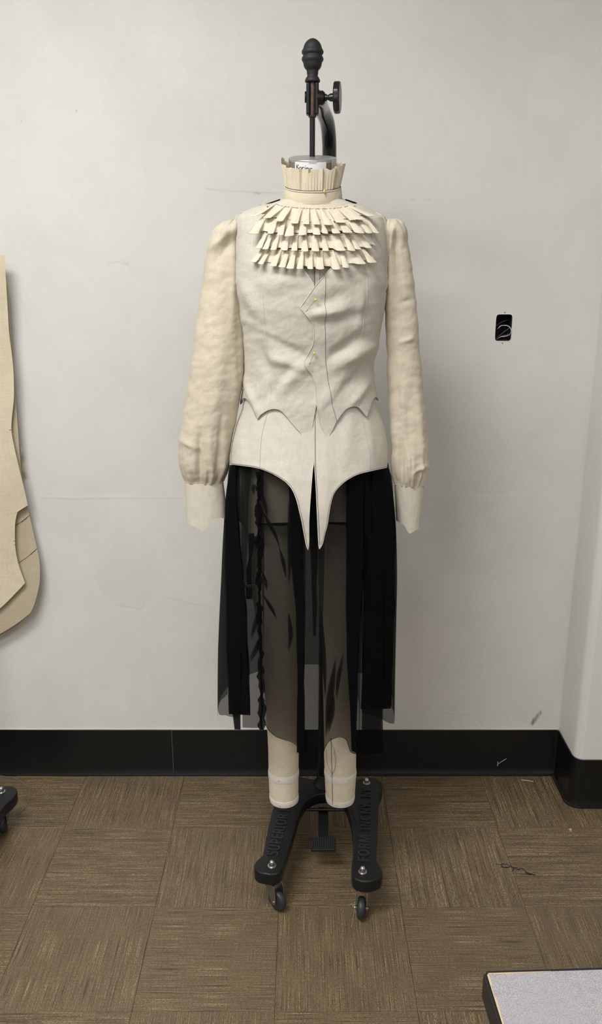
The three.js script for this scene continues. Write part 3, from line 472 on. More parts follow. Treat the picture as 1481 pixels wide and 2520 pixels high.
// collar
const NC = onZ(769, 470, ZB).x, TILT = 0.235, mpx = 1.775 / FOCAL;
const ringPt = (f, y, rx, rz, cx = NC) => { const x = cx + rx * Math.sin(f), dz = rz * Math.cos(f); return V(x, y - dz * TILT, ZB + dz); };
{
  const yp = (py) => onZ(768, py, ZB).y;
  obj('neck_yoke', sheet(96, 12, (u, v) => { const f = (u - 0.5) * 2 * Math.PI, a = ringPt(f, yp(487), 70.5 * mpx, 0.058), c = Math.max(0, Math.cos(f)), [, yb] = B.find(769, 513), b = B.point(f, lerp(yp(500), yb, Math.pow(c, 0.8)), 0.0062), m = a.clone().lerp(b, v); m.y -= 0.0035 * Math.sin(v * Math.PI) * (1 - c); return m; }, 0.0012), M.collar, blouse);
  const band = obj('collar_band', sheet(96, 14, (u, v) => { const f = (u - 0.5) * 2 * Math.PI, b = 0.0012 * Math.sin(v * Math.PI) + 0.0006 * noise(f * 4, v * 2, 7); return ringPt(f, lerp(yp(460), yp(489.5), v), lerp(69, 71.5, v) * mpx + b, 0.0592 + b); }, 0.0024), M.collar, blouse, 'plain stand collar band');
  const loop = (py, r, rr, mat, name, rz = 0.0602) => obj(name, tube(Array.from({ length: 60 }, (_, k) => ringPt(k / 60 * 2 * Math.PI, yp(py), r * mpx, rz)), rr, 160, 5, true), mat, band);
  loop(489, 72.8, 0.0005, M.thread, 'stitching', 0.0612); loop(491.5, 72.6, 0.0012, M.ruffle, 'piping', 0.0612); loop(460.6, 68.9, 0.001, M.tail, 'piping'); obj('stitching', tube(Array.from({ length: 60 }, (_, k) => ringPt(k / 60 * 2 * Math.PI, yp(457.5), 67.2 * mpx, 0.0577)), 0.0005, 160, 5, true), M.thread, band); obj('band_top', sheet(96, 4, (u, v) => ringPt((u - 0.5) * 2 * Math.PI, lerp(yp(457), yp(460.5), v), lerp(64, 69, v) * mpx, lerp(0.0545, 0.0592, v)), 0.001), M.collar, band);
  // gathered ruffle standing up out of the band; its two ends overlap at the front
  const N = 14;
  const rag = (f) => 1.6 * noise(f * 9, 1.1) + 1.3 * noise(f * 26, 2.2);
  const col = obj('collar_ruffle', sheet(420, 24, (u, v) => {
    const f = lerp(-0.17, 2 * Math.PI + 0.02, u), h = 1 - v; // h: 0 at the band, 1 at the raw edge
    const open = smooth(u, 0.0, 0.03), backLift = Math.exp(-Math.pow((f - 4.55) / 0.28, 2));
    const ph = f * N / (2 * Math.PI) + 0.35 * noise(f * 1.7, 4.2), fr = ph - Math.floor(ph), saw = fr < 0.82 ? fr / 0.82 : (1 - fr) / 0.18;
    const flat = smooth(u, 0.035, 0.09);
    const r = 63 * mpx + 0.0016 + h * (0.0025 + 0.0055 * (0.5 - 0.5 * Math.cos(f)) + 0.006 * backLift + 0.004 * Math.max(0, Math.sin(f)) ) + 0.0078 * flat * (saw - 0.5) * (0.4 + 0.6 * h) + 0.0008 * (1 - h) * Math.sin(f * 60) + (u < 0.06 ? 0.0028 * (1 - u / 0.06) : 0) - 0.0026 * smooth(u, 0.94, 1);
    const topPy = 406.5 - 5 * Math.max(0, Math.sin(f)) * 0.9 + rag(f) - 17 * backLift + 9 * (1 - open) + 5 * Math.exp(-Math.pow((f - 0.62) / 0.1, 2));
    return ringPt(f + 0.05 * h * noise(f * 3, 8), lerp(yp(464), yp(topPy), h), r, r * 0.98 + 0.001);
  }, 0.0009), M.collar, blouse, 'gathered ruffle with a raw upper edge standing above the collar');
  
}
// the four rows of the jabot
const vestOff = 0.004;
function ruffle(top, bot, n, seed, base, amp, label) {
  const T = sampler(top), Bm = sampler(bot);
  const grid = sheet(420, 26, (u, v) => {
    const ph = 2 * Math.PI * (n * u + 0.8 * noise(u * 5.3, seed) + 0.18 * noise(u * 17, seed + 3)), k = Math.pow(v, 0.85);
    const irr = 0.8 + 0.9 * noise(u * 6.1, seed + 5), w = Math.sin(ph), lat = -0.0046 * k * amp * irr * Math.sin(2 * ph) + 0.002 * k * noise(u * 9, seed + 11) + 0.0016 * k * w ;
    const [tx, ty] = T(u), [bx, by] = Bm(u), edge = v > 0.9 ? 1.2 * noise(u * 90, seed + 7) + 1.8 * noise(u * 24, seed + 8) : 0;
    const droop = 4.6 * k * w * irr;
    const [f, y] = B.find(lerp(tx, bx, v) + lat / 0.00088, lerp(ty, by, v) + edge * v + droop);
    const out = base + 0.0006 + k * (0.0095 + 0.0098 * irr * w) * amp + 0.0012 * Math.sin(ph * 2.3) * (1 - v) + 0.0012 * v * noise(u * 30, v * 4, seed);
    return B.point(f, y, vestOff + Math.max(out, base * 0.4));
  }, 0.0008);
  const s = obj('ruffle', grid, M.ruffle, blouse, label);
  const line = []; for (let k = 0; k <= 90; k++) { const [x, y] = T(k / 90), [f, yy] = B.find(x, y + 2.5); line.push(B.point(f, yy, vestOff + base + 0.0022 + 0.0006 * Math.sin(k * 2.4))); }
  obj('gathering_thread', tube(line, 0.0004, 180, 5), M.seam, s);
}
ruffle([[[648, 610], [700, 613], [770, 616], [840, 614], [892, 608]]], [[[632, 640], [680, 650], [730, 656], [780, 659], [840, 654], [902, 638]]], 12, 4.4, 0.002, 1, 'fourth row of the ruffled jabot');
ruffle([[[654, 571], [700, 574], [770, 577], [840, 575], [892, 569]]], [[[645, 605], [690, 612], [740, 614], [790, 614], [850, 612], [903, 605]]], 12, 3.1, 0.0042, 1, 'third row of the ruffled jabot');
ruffle([[[662, 532], [700, 536], [770, 539], [840, 537], [884, 531]]], [[[652, 570], [690, 574], [740, 577], [790, 573], [840, 570], [899, 572]]], 11, 2.2, 0.0062, 1.15, 'second row of the ruffled jabot');
ruffle([[[693, 499], [705, 505], [730, 509], [768, 512], [806, 511], [830, 508], [845, 503]]], [[[657, 529], [685, 536], [720, 545], [755, 550], [800, 549], [840, 541], [884, 527]]], 10, 1.3, 0.0078, 1, 'top row of the ruffled jabot along the neck seam');

// ---------------------------------------------------------------- vest
const vest = thing('vest', 'pale grey cream muslin vest with a wavy overlapping front edge and scalloped pointed hem', 'vest');
{
  const folds = [[632, 800, 742, 872, 15, -0.0045], [610, 790, 720, 850, 12, 0.004], [640, 850, 660, 920, 14, -0.004], [665, 880, 750, 905, 14, 0.004], [750, 900, 690, 960, 20, 0.0045], [730, 890, 650, 985, 14, -0.003], [600, 930, 635, 1010, 9, 0.003], [655, 700, 740, 680, 22, 0.003], [620, 640, 680, 660, 18, 0.0025], [595, 690, 640, 780, 16, 0.004],
    [760, 775, 840, 765, 14, 0.004], [770, 755, 860, 720, 18, -0.003], [800, 800, 900, 770, 16, -0.0028], [820, 905, 915, 850, 17, 0.006], [812, 880, 880, 830, 13, -0.005], [835, 960, 910, 900, 16, -0.0035], [780, 1000, 850, 930, 18, 0.003], [870, 690, 935, 640, 26, -0.004], [860, 640, 930, 700, 18, 0.002], [890, 720, 885, 800, 10, 0.002], [860, 1000, 905, 940, 10, 0.003], [590, 590, 640, 560, 9, 0.002], [600, 620, 640, 585, 7, -0.0018]];
  const lay = (off, seed) => (f, y) => { const p = B.point(f, y, off), [x, q] = measure(p); return B.point(f, y, off + 0.0015 + 2.0 * ridge(folds, x, q) * smooth(q, 600, 680) + crumple(x, q, 0.0014, seed)); };
  const w0 = -1.72, w1 = 1.72;
  const wrapL = (e, n = 0.07) => (u) => { const [f, y] = e(clamp((u - n) / (1 - n), 0, 1)); return u < n ? [lerp(w0, f, u / n), y] : [f, y]; };
  const wrapR = (e, n = 0.07) => (u) => { const [f, y] = e(clamp(u / (1 - n), 0, 1)); return u > 1 - n ? [lerp(f, w1, (u - 1 + n) / n), y] : [f, y]; };
  const mk = (T, Bt, L, R, lay1, label, nu = 170, nv = 150) => obj('front_panel', sheet(nu, nv, (u, v) => { const [f, y] = coons(T, Bt, L, R, u, v); return lay1(f, y); }, 0.0016), M.vest, vest, label);
  const layA = lay(0.003, 8.8), layB = lay(0.0055, 11.3);
  // viewer's left panel
  const hemA = [[[593, 995], [596, 989], [600, 983.5], [607, 979.5], [617, 985], [627, 999], [635, 1022], [639, 1031]], [[639, 1031], [649, 1019], [664, 1009], [680, 1006], [692, 1009], [702, 1019], [720, 1042], [742, 1067], [755, 1083], [760.5, 1085]]];
  const topA = edgeOn(B, sampler([[[583, 540], [601, 524], [622, 513], [659, 501.5]], [[659, 501.5], [684, 560], [718, 615], [745, 656], [772, 697]]]));
  const TA = wrapL(topA), BA = wrapL(edgeOn(B, sampler(hemA))), RA = edgeOn(B, sampler([[[772, 697], [780, 760], [785, 850], [783, 940], [778, 990], [771, 1033], [768, 1055], [760.5, 1085]]]));
  mk(TA, BA, (v) => [w0, lerp(TA(0)[1], BA(0)[1], v)], RA, layA, 'plain under front panel');
  // viewer's right panel with the wavy edge on top
  const hemB = [[[805, 1073.5], [813, 1061], [824, 1036], [838, 1014.5], [850.6, 1002], [863, 999], [874, 1002], [885, 1014.5], [894, 1026]], [[894, 1026], [899, 1011], [906.5, 990], [915, 977.5], [920, 980], [924, 986]]];
  const topB = edgeOn(B, sampler([[[740, 757], [776, 702]], [[776, 702], [797, 677], [818, 653], [845, 585], [869, 499]], [[869, 499], [898, 513], [916, 524], [943, 540]]]));
  const edgeB = [[[740, 757], [751.5, 771], [762, 784], [769.7, 799], [772, 820], [770, 845], [761, 866], [749, 888]], [[749, 888], [754, 903], [766.5, 921], [773, 940], [776, 965], [777.6, 990], [782, 1024], [788.4, 1049], [798, 1066], [805, 1073.5]]];
  const TB = wrapR(topB), BB = wrapR(edgeOn(B, sampler(hemB))), LB = edgeOn(B, sampler(edgeB));
  mk(TB, BB, LB, (v) => [w1, lerp(TB(1)[1], BB(1)[1], v)], layB, 'overlapping front panel with a wavy piped edge');
  const run = (lay1, runs, r, mat, name, label) => { const s = sampler(runs), pts = []; for (let k = 0; k <= 90; k++) { const [x, y] = s(k / 90), [f, yy] = B.find(x, y); pts.push(lay1(f, yy)); } return obj(name, tube(pts, r, 220, 5), mat, vest, label); };
  run(lay(0.0055, 11.3), [[[818, 653], [797, 677], [776, 702]], [[776, 702], [740, 757]], edgeB[0], edgeB[1]], 0.0011, M.ruffle, 'piping', 'pale piping along the wavy front edge');
  run(lay(0.0058, 11.3), [[[799, 682], [798.5, 760], [798, 840], [799, 895]], [[799, 895], [804, 940], [811, 985], [824, 1036]]], 0.00045, std({ color: 0x66646a, roughness: 0.9 }), 'seam', 'dark seam down the overlapping panel');
  run(lay(0.0033, 8.8), [[[640, 660], [648, 700], [654, 760], [662, 860], [668, 960], [664, 1006]]], 0.00038, M.paleThread, 'seam');
  run(lay(0.0058, 11.3), [[[900, 650], [896, 720], [890, 780], [886, 800]], [[886, 800], [878, 900], [872, 1000]]], 0.00038, M.paleThread, 'seam');
  run(lay(0.0033, 8.8), [[[634, 516], [629, 560], [629, 620]]], 0.00035, M.paleThread, 'seam'); run(lay(0.0058, 11.3), [[[905, 518], [905, 560], [906, 620]]], 0.00035, M.paleThread, 'seam');
  run(lay(0.0035, 8.8), hemA, 0.0005, M.seam, 'hem_edge'); run(lay(0.006, 11.3), hemB, 0.0005, M.seam, 'hem_edge');
  // armhole edges
  run(lay(0.0035, 8.8), [[[584, 545], [586, 600], [585, 650]]], 0.0005, M.seam, 'armhole_seam'); run(lay(0.006, 11.3), [[[942, 545], [944, 600], [945, 650]]], 0.0005, M.seam, 'armhole_seam');
  obj('back_panel', sheet(60, 60, (u, v) => B.point(lerp(1.45 + 0.25 * smooth(v, 0, 0.15), 2 * Math.PI - 1.45 - 0.25 * smooth(v, 0, 0.15), u), lerp(onZ(768, 490, ZB).y, onZ(768, 968, ZB).y, v), lerp(0.0035, 0.0005, smooth(v, 0, 0.2))), 0.0014), M.black, vest, 'black cotton back panel showing at the neck');
}
// pins with round yellow heads
function pin(head, tip, off, label, F = B) {
  const [f, y] = F.find(...head), a = F.point(f, y, off + 0.0042), [f2, y2] = F.find(...tip), b = F.point(f2, y2, off + 0.001);
  const t = thing('sewing_pin', label, 'pin', [a.x, a.y, a.z], undefined);
  obj('shaft', tube([V(0, 0, 0), b.sub(a)], 0.0004, 3, 6), M.steel, t); obj('head', new THREE.SphereGeometry(0.0027, 16, 12), M.pinHead, t, 'round yellow head');
}
pin([775.5, 737], [752, 768], 0.0075, 'yellow headed pin high on the wavy front edge of the vest');
pin([772, 868], [757, 905], 0.0075, 'yellow headed pin lower down the wavy front edge of the vest');
{ const f = Math.asin((794.5 - 769) / 66), a = ringPt(f, onZ(768, 458, ZB).y, 0.0592, 0.063); const t = thing('sewing_pin', 'yellow headed pin at the base of the collar ruffle', 'pin', [a.x, a.y, a.z]); obj('shaft', tube([V(0, 0, 0), V(0.004, -0.012, -0.003)], 0.0004, 3, 6), M.steel, t); obj('head', new THREE.SphereGeometry(0.0024, 16, 12).scale(1, 1.5, 1), M.pinHead, t, 'yellow head'); }

// ---------------------------------------------------------------- garter belt under the skirt
const ZS = -1.882;
{
  const t = thing('garter_belt', 'cream muslin garter belt with black straps and clips, seen through the sheer black skirt', 'garter belt');
  const H = form(ZB, [[1130, 584, 934, 0.1, 0.1], [1200, 580, 938, 0.103, 0.1], [1290, 580, 938, 0.105, 0.098], [1330, 582, 936, 0.106, 0.096], [1480, 590, 926, 0.108, 0.09]]);
  const patch = (top, bot, off) => { const a = sampler([top]), b = sampler([bot]); return sheet(40, 30, (u, v) => { const [tx, ty] = a(u), [bx, by] = b(u), [f, y] = H.find(lerp(tx, bx, v), lerp(ty, by, v)); return H.point(f, y, off); }, 0.0012); };
  obj('front_panel', patch([[640, 1135], [768, 1135], [852, 1135]], [[640, 1288], [700, 1286], [768, 1285], [852, 1285]], 0.0), M.linen, t);
  const wf = (side) => (u, v) => { const f = lerp(side * 0.62, side * 2.2, u); return H.point(f, lerp(onZ(768, 1135, ZB).y, onZ(768, 1250, ZB).y, v), 0.0008); };
  obj('side_panel', patch([[584, 1135], [612, 1135], [645, 1135]], [[583, 1276], [598, 1290], [612, 1315], [640, 1320]], 0.002), M.linen, t); obj('side_panel', patch([[884, 1135], [905, 1135], [940, 1135]], [[889, 1318], [905, 1322], [925, 1295], [938, 1278]], 0.002), M.linen, t);
  obj('back_panel', sheet(40, 10, (u, v) => H.point(lerp(1.5, 2 * Math.PI - 1.5, u), lerp(onZ(768, 1135, ZB).y, onZ(768, 1250, ZB).y, v), 0.001), 0.0012), M.linen, t);
  for (const [pts, w] of [[[[623, 1312], [622, 1355], [616, 1400], [617, 1444]], 6], [[[897, 1316], [898, 1360], [895, 1400], [896, 1444]], 6]]) {
    const s = sampler([pts]), st = obj('strap', sheet(4, 20, (u, v) => { const [x, y] = s(v), wv = w * (1 - 0.55 * Math.exp(-Math.pow((v - 0.45) / 0.15, 2))), [f, yy] = H.find(x + (u - 0.5) * 2 * wv, y); return H.point(f, yy, 0.004); }, 0.0014), M.black, t, 'black elastic garter strap');
    const [f, y] = H.find(pts[3][0] + 2, 1440), p = H.point(f, y, 0.006);
    obj('buckle', [box(0.019, 0.0045, 0.0025, p.x, p.y, p.z, 0.001)], M.steel, st, 'small chrome buckle');
    obj('clip', [box(0.015, 0.03, 0.004, p.x, p.y - 0.018, p.z - 0.001, 0.0018)], M.plastic, st, 'black suspender clip');
  }
}
// ---------------------------------------------------------------- sheer skirt in overlapping panels
const skirt = thing('skirt', 'sheer black chiffon skirt with an uneven panelled hem, worn below the blouse tails', 'skirt');
{
  const K = form(ZS, [[1080, 576, 942, 0.108, 0.11], [1143, 573, 946, 0.112, 0.116], [1200, 559, 963, 0.117, 0.122], [1300, 552, 973, 0.121, 0.127], [1400, 548, 976, 0.127, 0.13], [1500, 544, 975, 0.136, 0.132], [1600, 541, 973, 0.146, 0.134], [1700, 540, 971, 0.148, 0.134], [1790, 540, 970, 0.15, 0.134], [1900, 540, 970, 0.15, 0.134]], 2.3);
  const yw = onZ(768, 1114, ZS).y;
  const wave = (f, y, A, n, seed) => A * smooth(yw - y, 0.02, 0.5) * (Math.sin(f * n + 2.2 * noise(f * 1.3, seed)) + 0.5 * noise(f * 7, y * 2.5, seed));
  // front pieces: left edge, right edge, hem as measured; off lifts each layer clear of the one beneath
  const panel = (left, right, hem, off, A, seed, name = 'panel', mat = M.chiffon, nu = 60, nv = 70) => {
    const L = sampler([left]), R = sampler([right]), Hm = sampler([hem]);
    const T = edgeOn(K, sampler([[left[0], right[0]]])), Bm = edgeOn(K, Hm), Le = edgeOn(K, L), Re = edgeOn(K, R);
    return obj(name, sheet(nu, nv, (u, v) => { const [f, y] = coons(T, Bm, Le, Re, u, v); return K.point(f, y, off + wave(f, y, A, 9, seed)); }), mat, skirt);
  };
  const wrapPanel = (f0, f1, hemPy, off, A, seed, nu = 60) => obj('panel', sheet(nu, 60, (u, v) => { const f = lerp(f0, f1, u); return K.point(f, lerp(yw, onZ(768, hemPy(u), ZS).y, v), off + wave(f, lerp(yw, 0.45, v), A, 7, seed)); }), M.chiffon, skirt);
  // back and sides
  wrapPanel(1.45, 2 * Math.PI - 1.45, (u) => 1703 + 7 * Math.sin(u * 9) + 50 * Math.pow(Math.abs(2 * u - 1), 8), 0, 0.003, 2.1, 90).userData.label = 'back panel ending higher than the front';
  const fA = K.find(601, 1500)[0], fB = K.find(650, 1500)[0], fC = K.find(888, 1500)[0];
  const sidePanel = (f0, f1, hem, seed, label) => { // hem as measured along the visible part
    const c = []; const Hs = sampler([hem]); for (let k = 0; k <= 80; k++) c.push(K.find(...Hs(k / 80))); c.sort((a, b) => a[0] - b[0]);
    const yAt = (f) => { if (f <= c[0][0]) return c[0][1]; for (let k = 0; k < 80; k++) if (f <= c[k + 1][0]) return lerp(c[k][1], c[k + 1][1], (f - c[k][0]) / Math.max(1e-6, c[k + 1][0] - c[k][0])); return c[80][1]; };
    obj('panel', sheet(70, 70, (u, v) => { const f = lerp(f0, f1, u), y = lerp(yw, yAt(f) + 0.003 * noise(f * 9, seed), v); return K.point(f, y, 0.001 + wave(f, y, 0.002, 7, seed)); }), M.chiffon, skirt, label);
  };
  sidePanel(-1.85, fA, [[541, 1757], [560, 1762], [595, 1768], [612, 1764]], 4.4, 'left side panel with a short hem');
  sidePanel(fC, 1.85, [[888, 1752], [930, 1766], [950, 1777], [969, 1781]], 6.2, 'right side panel with a short hem');
  // fronts
  panel([[596, 1120], [596, 1400], [597, 1600], [598, 1790]], [[650, 1120], [652, 1400], [650, 1600], [648, 1790]], [[598, 1790], [625, 1791], [648, 1790]], 0.002, 0.0008, 1.1);
  panel([[640, 1120], [646, 1400], [652, 1600], [650, 1762]], [[752, 1120], [752, 1400], [750, 1600], [740, 1843]], [[650, 1762], [655, 1778], [664, 1795], [680, 1810], [700, 1818], [718, 1824], [732, 1834], [740, 1843]], 0.0035, 0.002, 2.7, 'panel', M.chiffon, 80, 90);
  panel([[728, 1120], [730, 1400], [732, 1600], [733, 1838]], [[800, 1120], [796, 1400], [792, 1600], [797, 1846]], [[733, 1838], [750, 1850], [775, 1853], [797, 1846]], 0.005, 0.0015, 3.9);
  panel([[785, 1120], [782, 1400], [786, 1600], [793, 1848]], [[884, 1120], [884, 1400], [882, 1600], [877, 1852]], [[793, 1848], [797, 1838], [806, 1822], [820, 1813], [838, 1811], [848, 1818], [853, 1832], [858, 1846], [866, 1851], [877, 1852]], 0.0065, 0.002, 5.1, 'panel', M.chiffon, 80, 90);
  panel([[870, 1120], [870, 1400], [872, 1600], [876, 1700], [880, 1740], [879, 1850]], [[936, 1120], [938, 1400], [936, 1600], [932, 1848]], [[879, 1850], [905, 1853], [932, 1848]], 0.004, 0.001, 7.3);
  // pleats: the same cloth folded on itself, three further layers deep
  const pleat = (pts, hem, n, off, label) => { // pts: rows [py, left, right]
    const row = (y) => { let i = 0; while (i < pts.length - 2 && pts[i + 1][0] < y) i++; const t = (y - pts[i][0]) / (pts[i + 1][0] - pts[i][0]); return [lerp(pts[i][1], pts[i + 1][1], t), lerp(pts[i][2], pts[i + 1][2], t)]; };
    const y0 = pts[0][0], W = 12, g = sheet(W * n, 60, (u, v) => {
      const k = Math.min(Math.floor(u * n), n - 1), t = u * n - k, uu = k % 2 ? 1 - t : t, [l, r] = row(lerp(y0, pts[pts.length - 1][0], v)), py = lerp(y0, hem(uu), v), e = 2.2 * noise(py / 60, k * 3.3);
      const [f, y] = K.find(lerp(l + e * (k ? 1 : 0), r + e * (k ? 1 : 0), uu), py); return K.point(f, y, off + u * n * 0.0009);
    });
    const p = obj('pleat', g, M.chiffon, skirt); if (label) p.userData.label = label; return p;
  };
  pleat([[1144, 572, 588], [1250, 563, 592], [1350, 562, 600], [1500, 565, 613], [1650, 567, 618], [1758, 571, 622]], (t) => 1755 + 2 * t, 4, 0.005, 'deep fold at the left side');
  pleat([[1600, 574, 603], [1700, 580, 603], [1792, 588, 603]], (t) => 1791, 3, 0.010, 'narrow fold hanging below the left side hem');
  pleat([[1120, 712, 735], [1400, 722, 746], [1500, 730, 750], [1650, 734, 748], [1850, 731, 752]], (t) => 1846 + 4 * t, 4, 0.007, 'centre fold');
  pleat([[1120, 846, 886], [1400, 846, 884], [1500, 845, 878], [1650, 849, 872], [1750, 856, 870], [1848, 858, 868]], (t) => 1842 + 6 * t, 4, 0.008, 'fold on the right of the front');
  pleat([[1120, 906, 950], [1300, 906, 962], [1450, 890, 962], [1600, 886, 957], [1740, 882, 952]], (t) => 1742, 4, 0.006, 'wide deep fold at the right side');
  pleat([[1400, 900, 930], [1700, 882, 930], [1850, 880, 931]], (t) => 1850, 2, 0.011);
  pleat([[1143, 764, 776], [1300, 762, 782], [1420, 766, 778], [1560, 770, 776]], () => 1560, 2, 0.009);
  // gathered seam: a crumpled rope of cloth, with creases running out of it
  const gs = []; for (let k = 0; k <= 60; k++) { const py = lerp(1165, 1790, k / 60), x = 645 + 5 * smooth(py, 1300, 1750) + 0.8 * Math.sin(k * 1.3) + 3 * noise(k * 0.43), [f, y] = K.find(x, py); gs.push(K.point(f, y, 0.010 + 0.002 * noise(k * 0.9, 3))); }
  const rope = tube(gs, 0.0022, 240, 9); { const p = rope.attributes.position, nn = rope.attributes.normal; for (let i = 0; i < p.count; i++) { const d = 0.0018 * noise(p.getX(i) * 260, p.getY(i) * 75, p.getZ(i) * 260); p.setXYZ(i, p.getX(i) + nn.getX(i) * d, p.getY(i) + nn.getY(i) * d, p.getZ(i) + nn.getZ(i) * d); } rope.computeVertexNormals(); }
  const blackCloth = phys({ color: 0x040507, specularIntensity: 0.2, roughness: 0.9, side: THREE.DoubleSide, transparent: true, opacity: 0.93 });
  const seamG = [rope, sheet(6, 220, (u, v) => { const py = lerp(1160, 1792, v), x = 645 + 5 * smooth(py, 1300, 1750), wl = 6 + 9 * noise(v * 26, 2.2) + 4 * noise(v * 70, 7), wr = 5 + 9 * noise(v * 23, 9.1) + 4 * noise(v * 60, 3), [f, y] = K.find(x + lerp(-Math.max(wl, 1.5), Math.max(wr, 1.5), u), py); return K.point(f, y, 0.0085 + 0.002 * Math.sin(u * 9 + v * 50)); })];
  obj('gathered_seam', seamG, blackCloth, skirt, 'puckered vertical seam');
  const crease = (pts, w) => { const s = sampler([pts]); const g = sheet(4, 24, (u, v) => { const [x, y] = s(v), k = Math.pow(Math.sin(Math.PI * clamp(v * 0.97 + 0.02, 0, 1)), 1.5), [f, yy] = K.find(x + (u - 0.5) * w * k * 0.8, y); return K.point(f, yy, 0.0075 + 0.003 * Math.sin(u * Math.PI) * k); }); obj('crease', g, M.chiffon, skirt); const h = g.clone().scale(1, 1, 1).translate(0.0022, -0.004, 0.0006); obj('crease', h, M.chiffon, skirt); };
  for (const c of [[[[648, 1245], [662, 1275], [680, 1310], [692, 1345]], 12], [[[652, 1210], [657, 1240], [662, 1268]], 10], [[[650, 1455], [665, 1480], [678, 1505], [684, 1520]], 12], [[[650, 1400], [658, 1425], [660, 1450]], 9], [[[644, 1490], [634, 1530], [622, 1570]], 11], [[[646, 1560], [634, 1595], [618, 1625]], 12], [[[640, 1200], [632, 1190], [630, 1215]], 8], [[[712, 1500], [716, 1560], [710, 1600]], 12], [[[690, 1340], [700, 1380], [706, 1420]], 10], [[[822, 1610], [812, 1680], [802, 1760], [798, 1810]], 18], [[[818, 1700], [810, 1760], [803, 1800]], 14], [[[840, 1600], [828, 1660], [822, 1720]], 10], [[[712, 1220], [716, 1330], [712, 1440]], 14], [[[786, 1480], [790, 1560], [795, 1650], [797, 1720]], 12]]) crease(...c);
  // raw rolled hems and loose threads
  const edge = (pts, off) => { const s = sampler([pts]), o = []; for (let k = 0; k <= 50; k++) { const [x, y] = s(k / 50), [f, yy] = K.find(x, y); o.push(K.point(f, yy, off)); } obj('hem_edge', tube(o, 0.0006, 80, 5), blackCloth, skirt); };
  edge([[650, 1762], [655, 1778], [664, 1795], [680, 1810], [700, 1818], [718, 1824], [732, 1834], [740, 1843]], 0.0035); edge([[793, 1848], [797, 1838], [806, 1822], [820, 1813], [838, 1811], [848, 1818], [853, 1832], [858, 1846], [866, 1851], [877, 1852]], 0.0065);
  for (const th of [[[803, 1845], [806, 1880], [818, 1905], [825, 1890], [822, 1850]], [[812, 1822], [826, 1860], [822, 1895], [812, 1912]]]) obj('loose_thread', tube(th.map(([x, y]) => { const [f, yy] = K.find(x, y); return K.point(f, yy, -0.09 + 0.005); }).map((p, i) => onZ(th[i][0], th[i][1], ZB + 0.05)), 0.0003, 40, 4), M.thread, skirt);
}

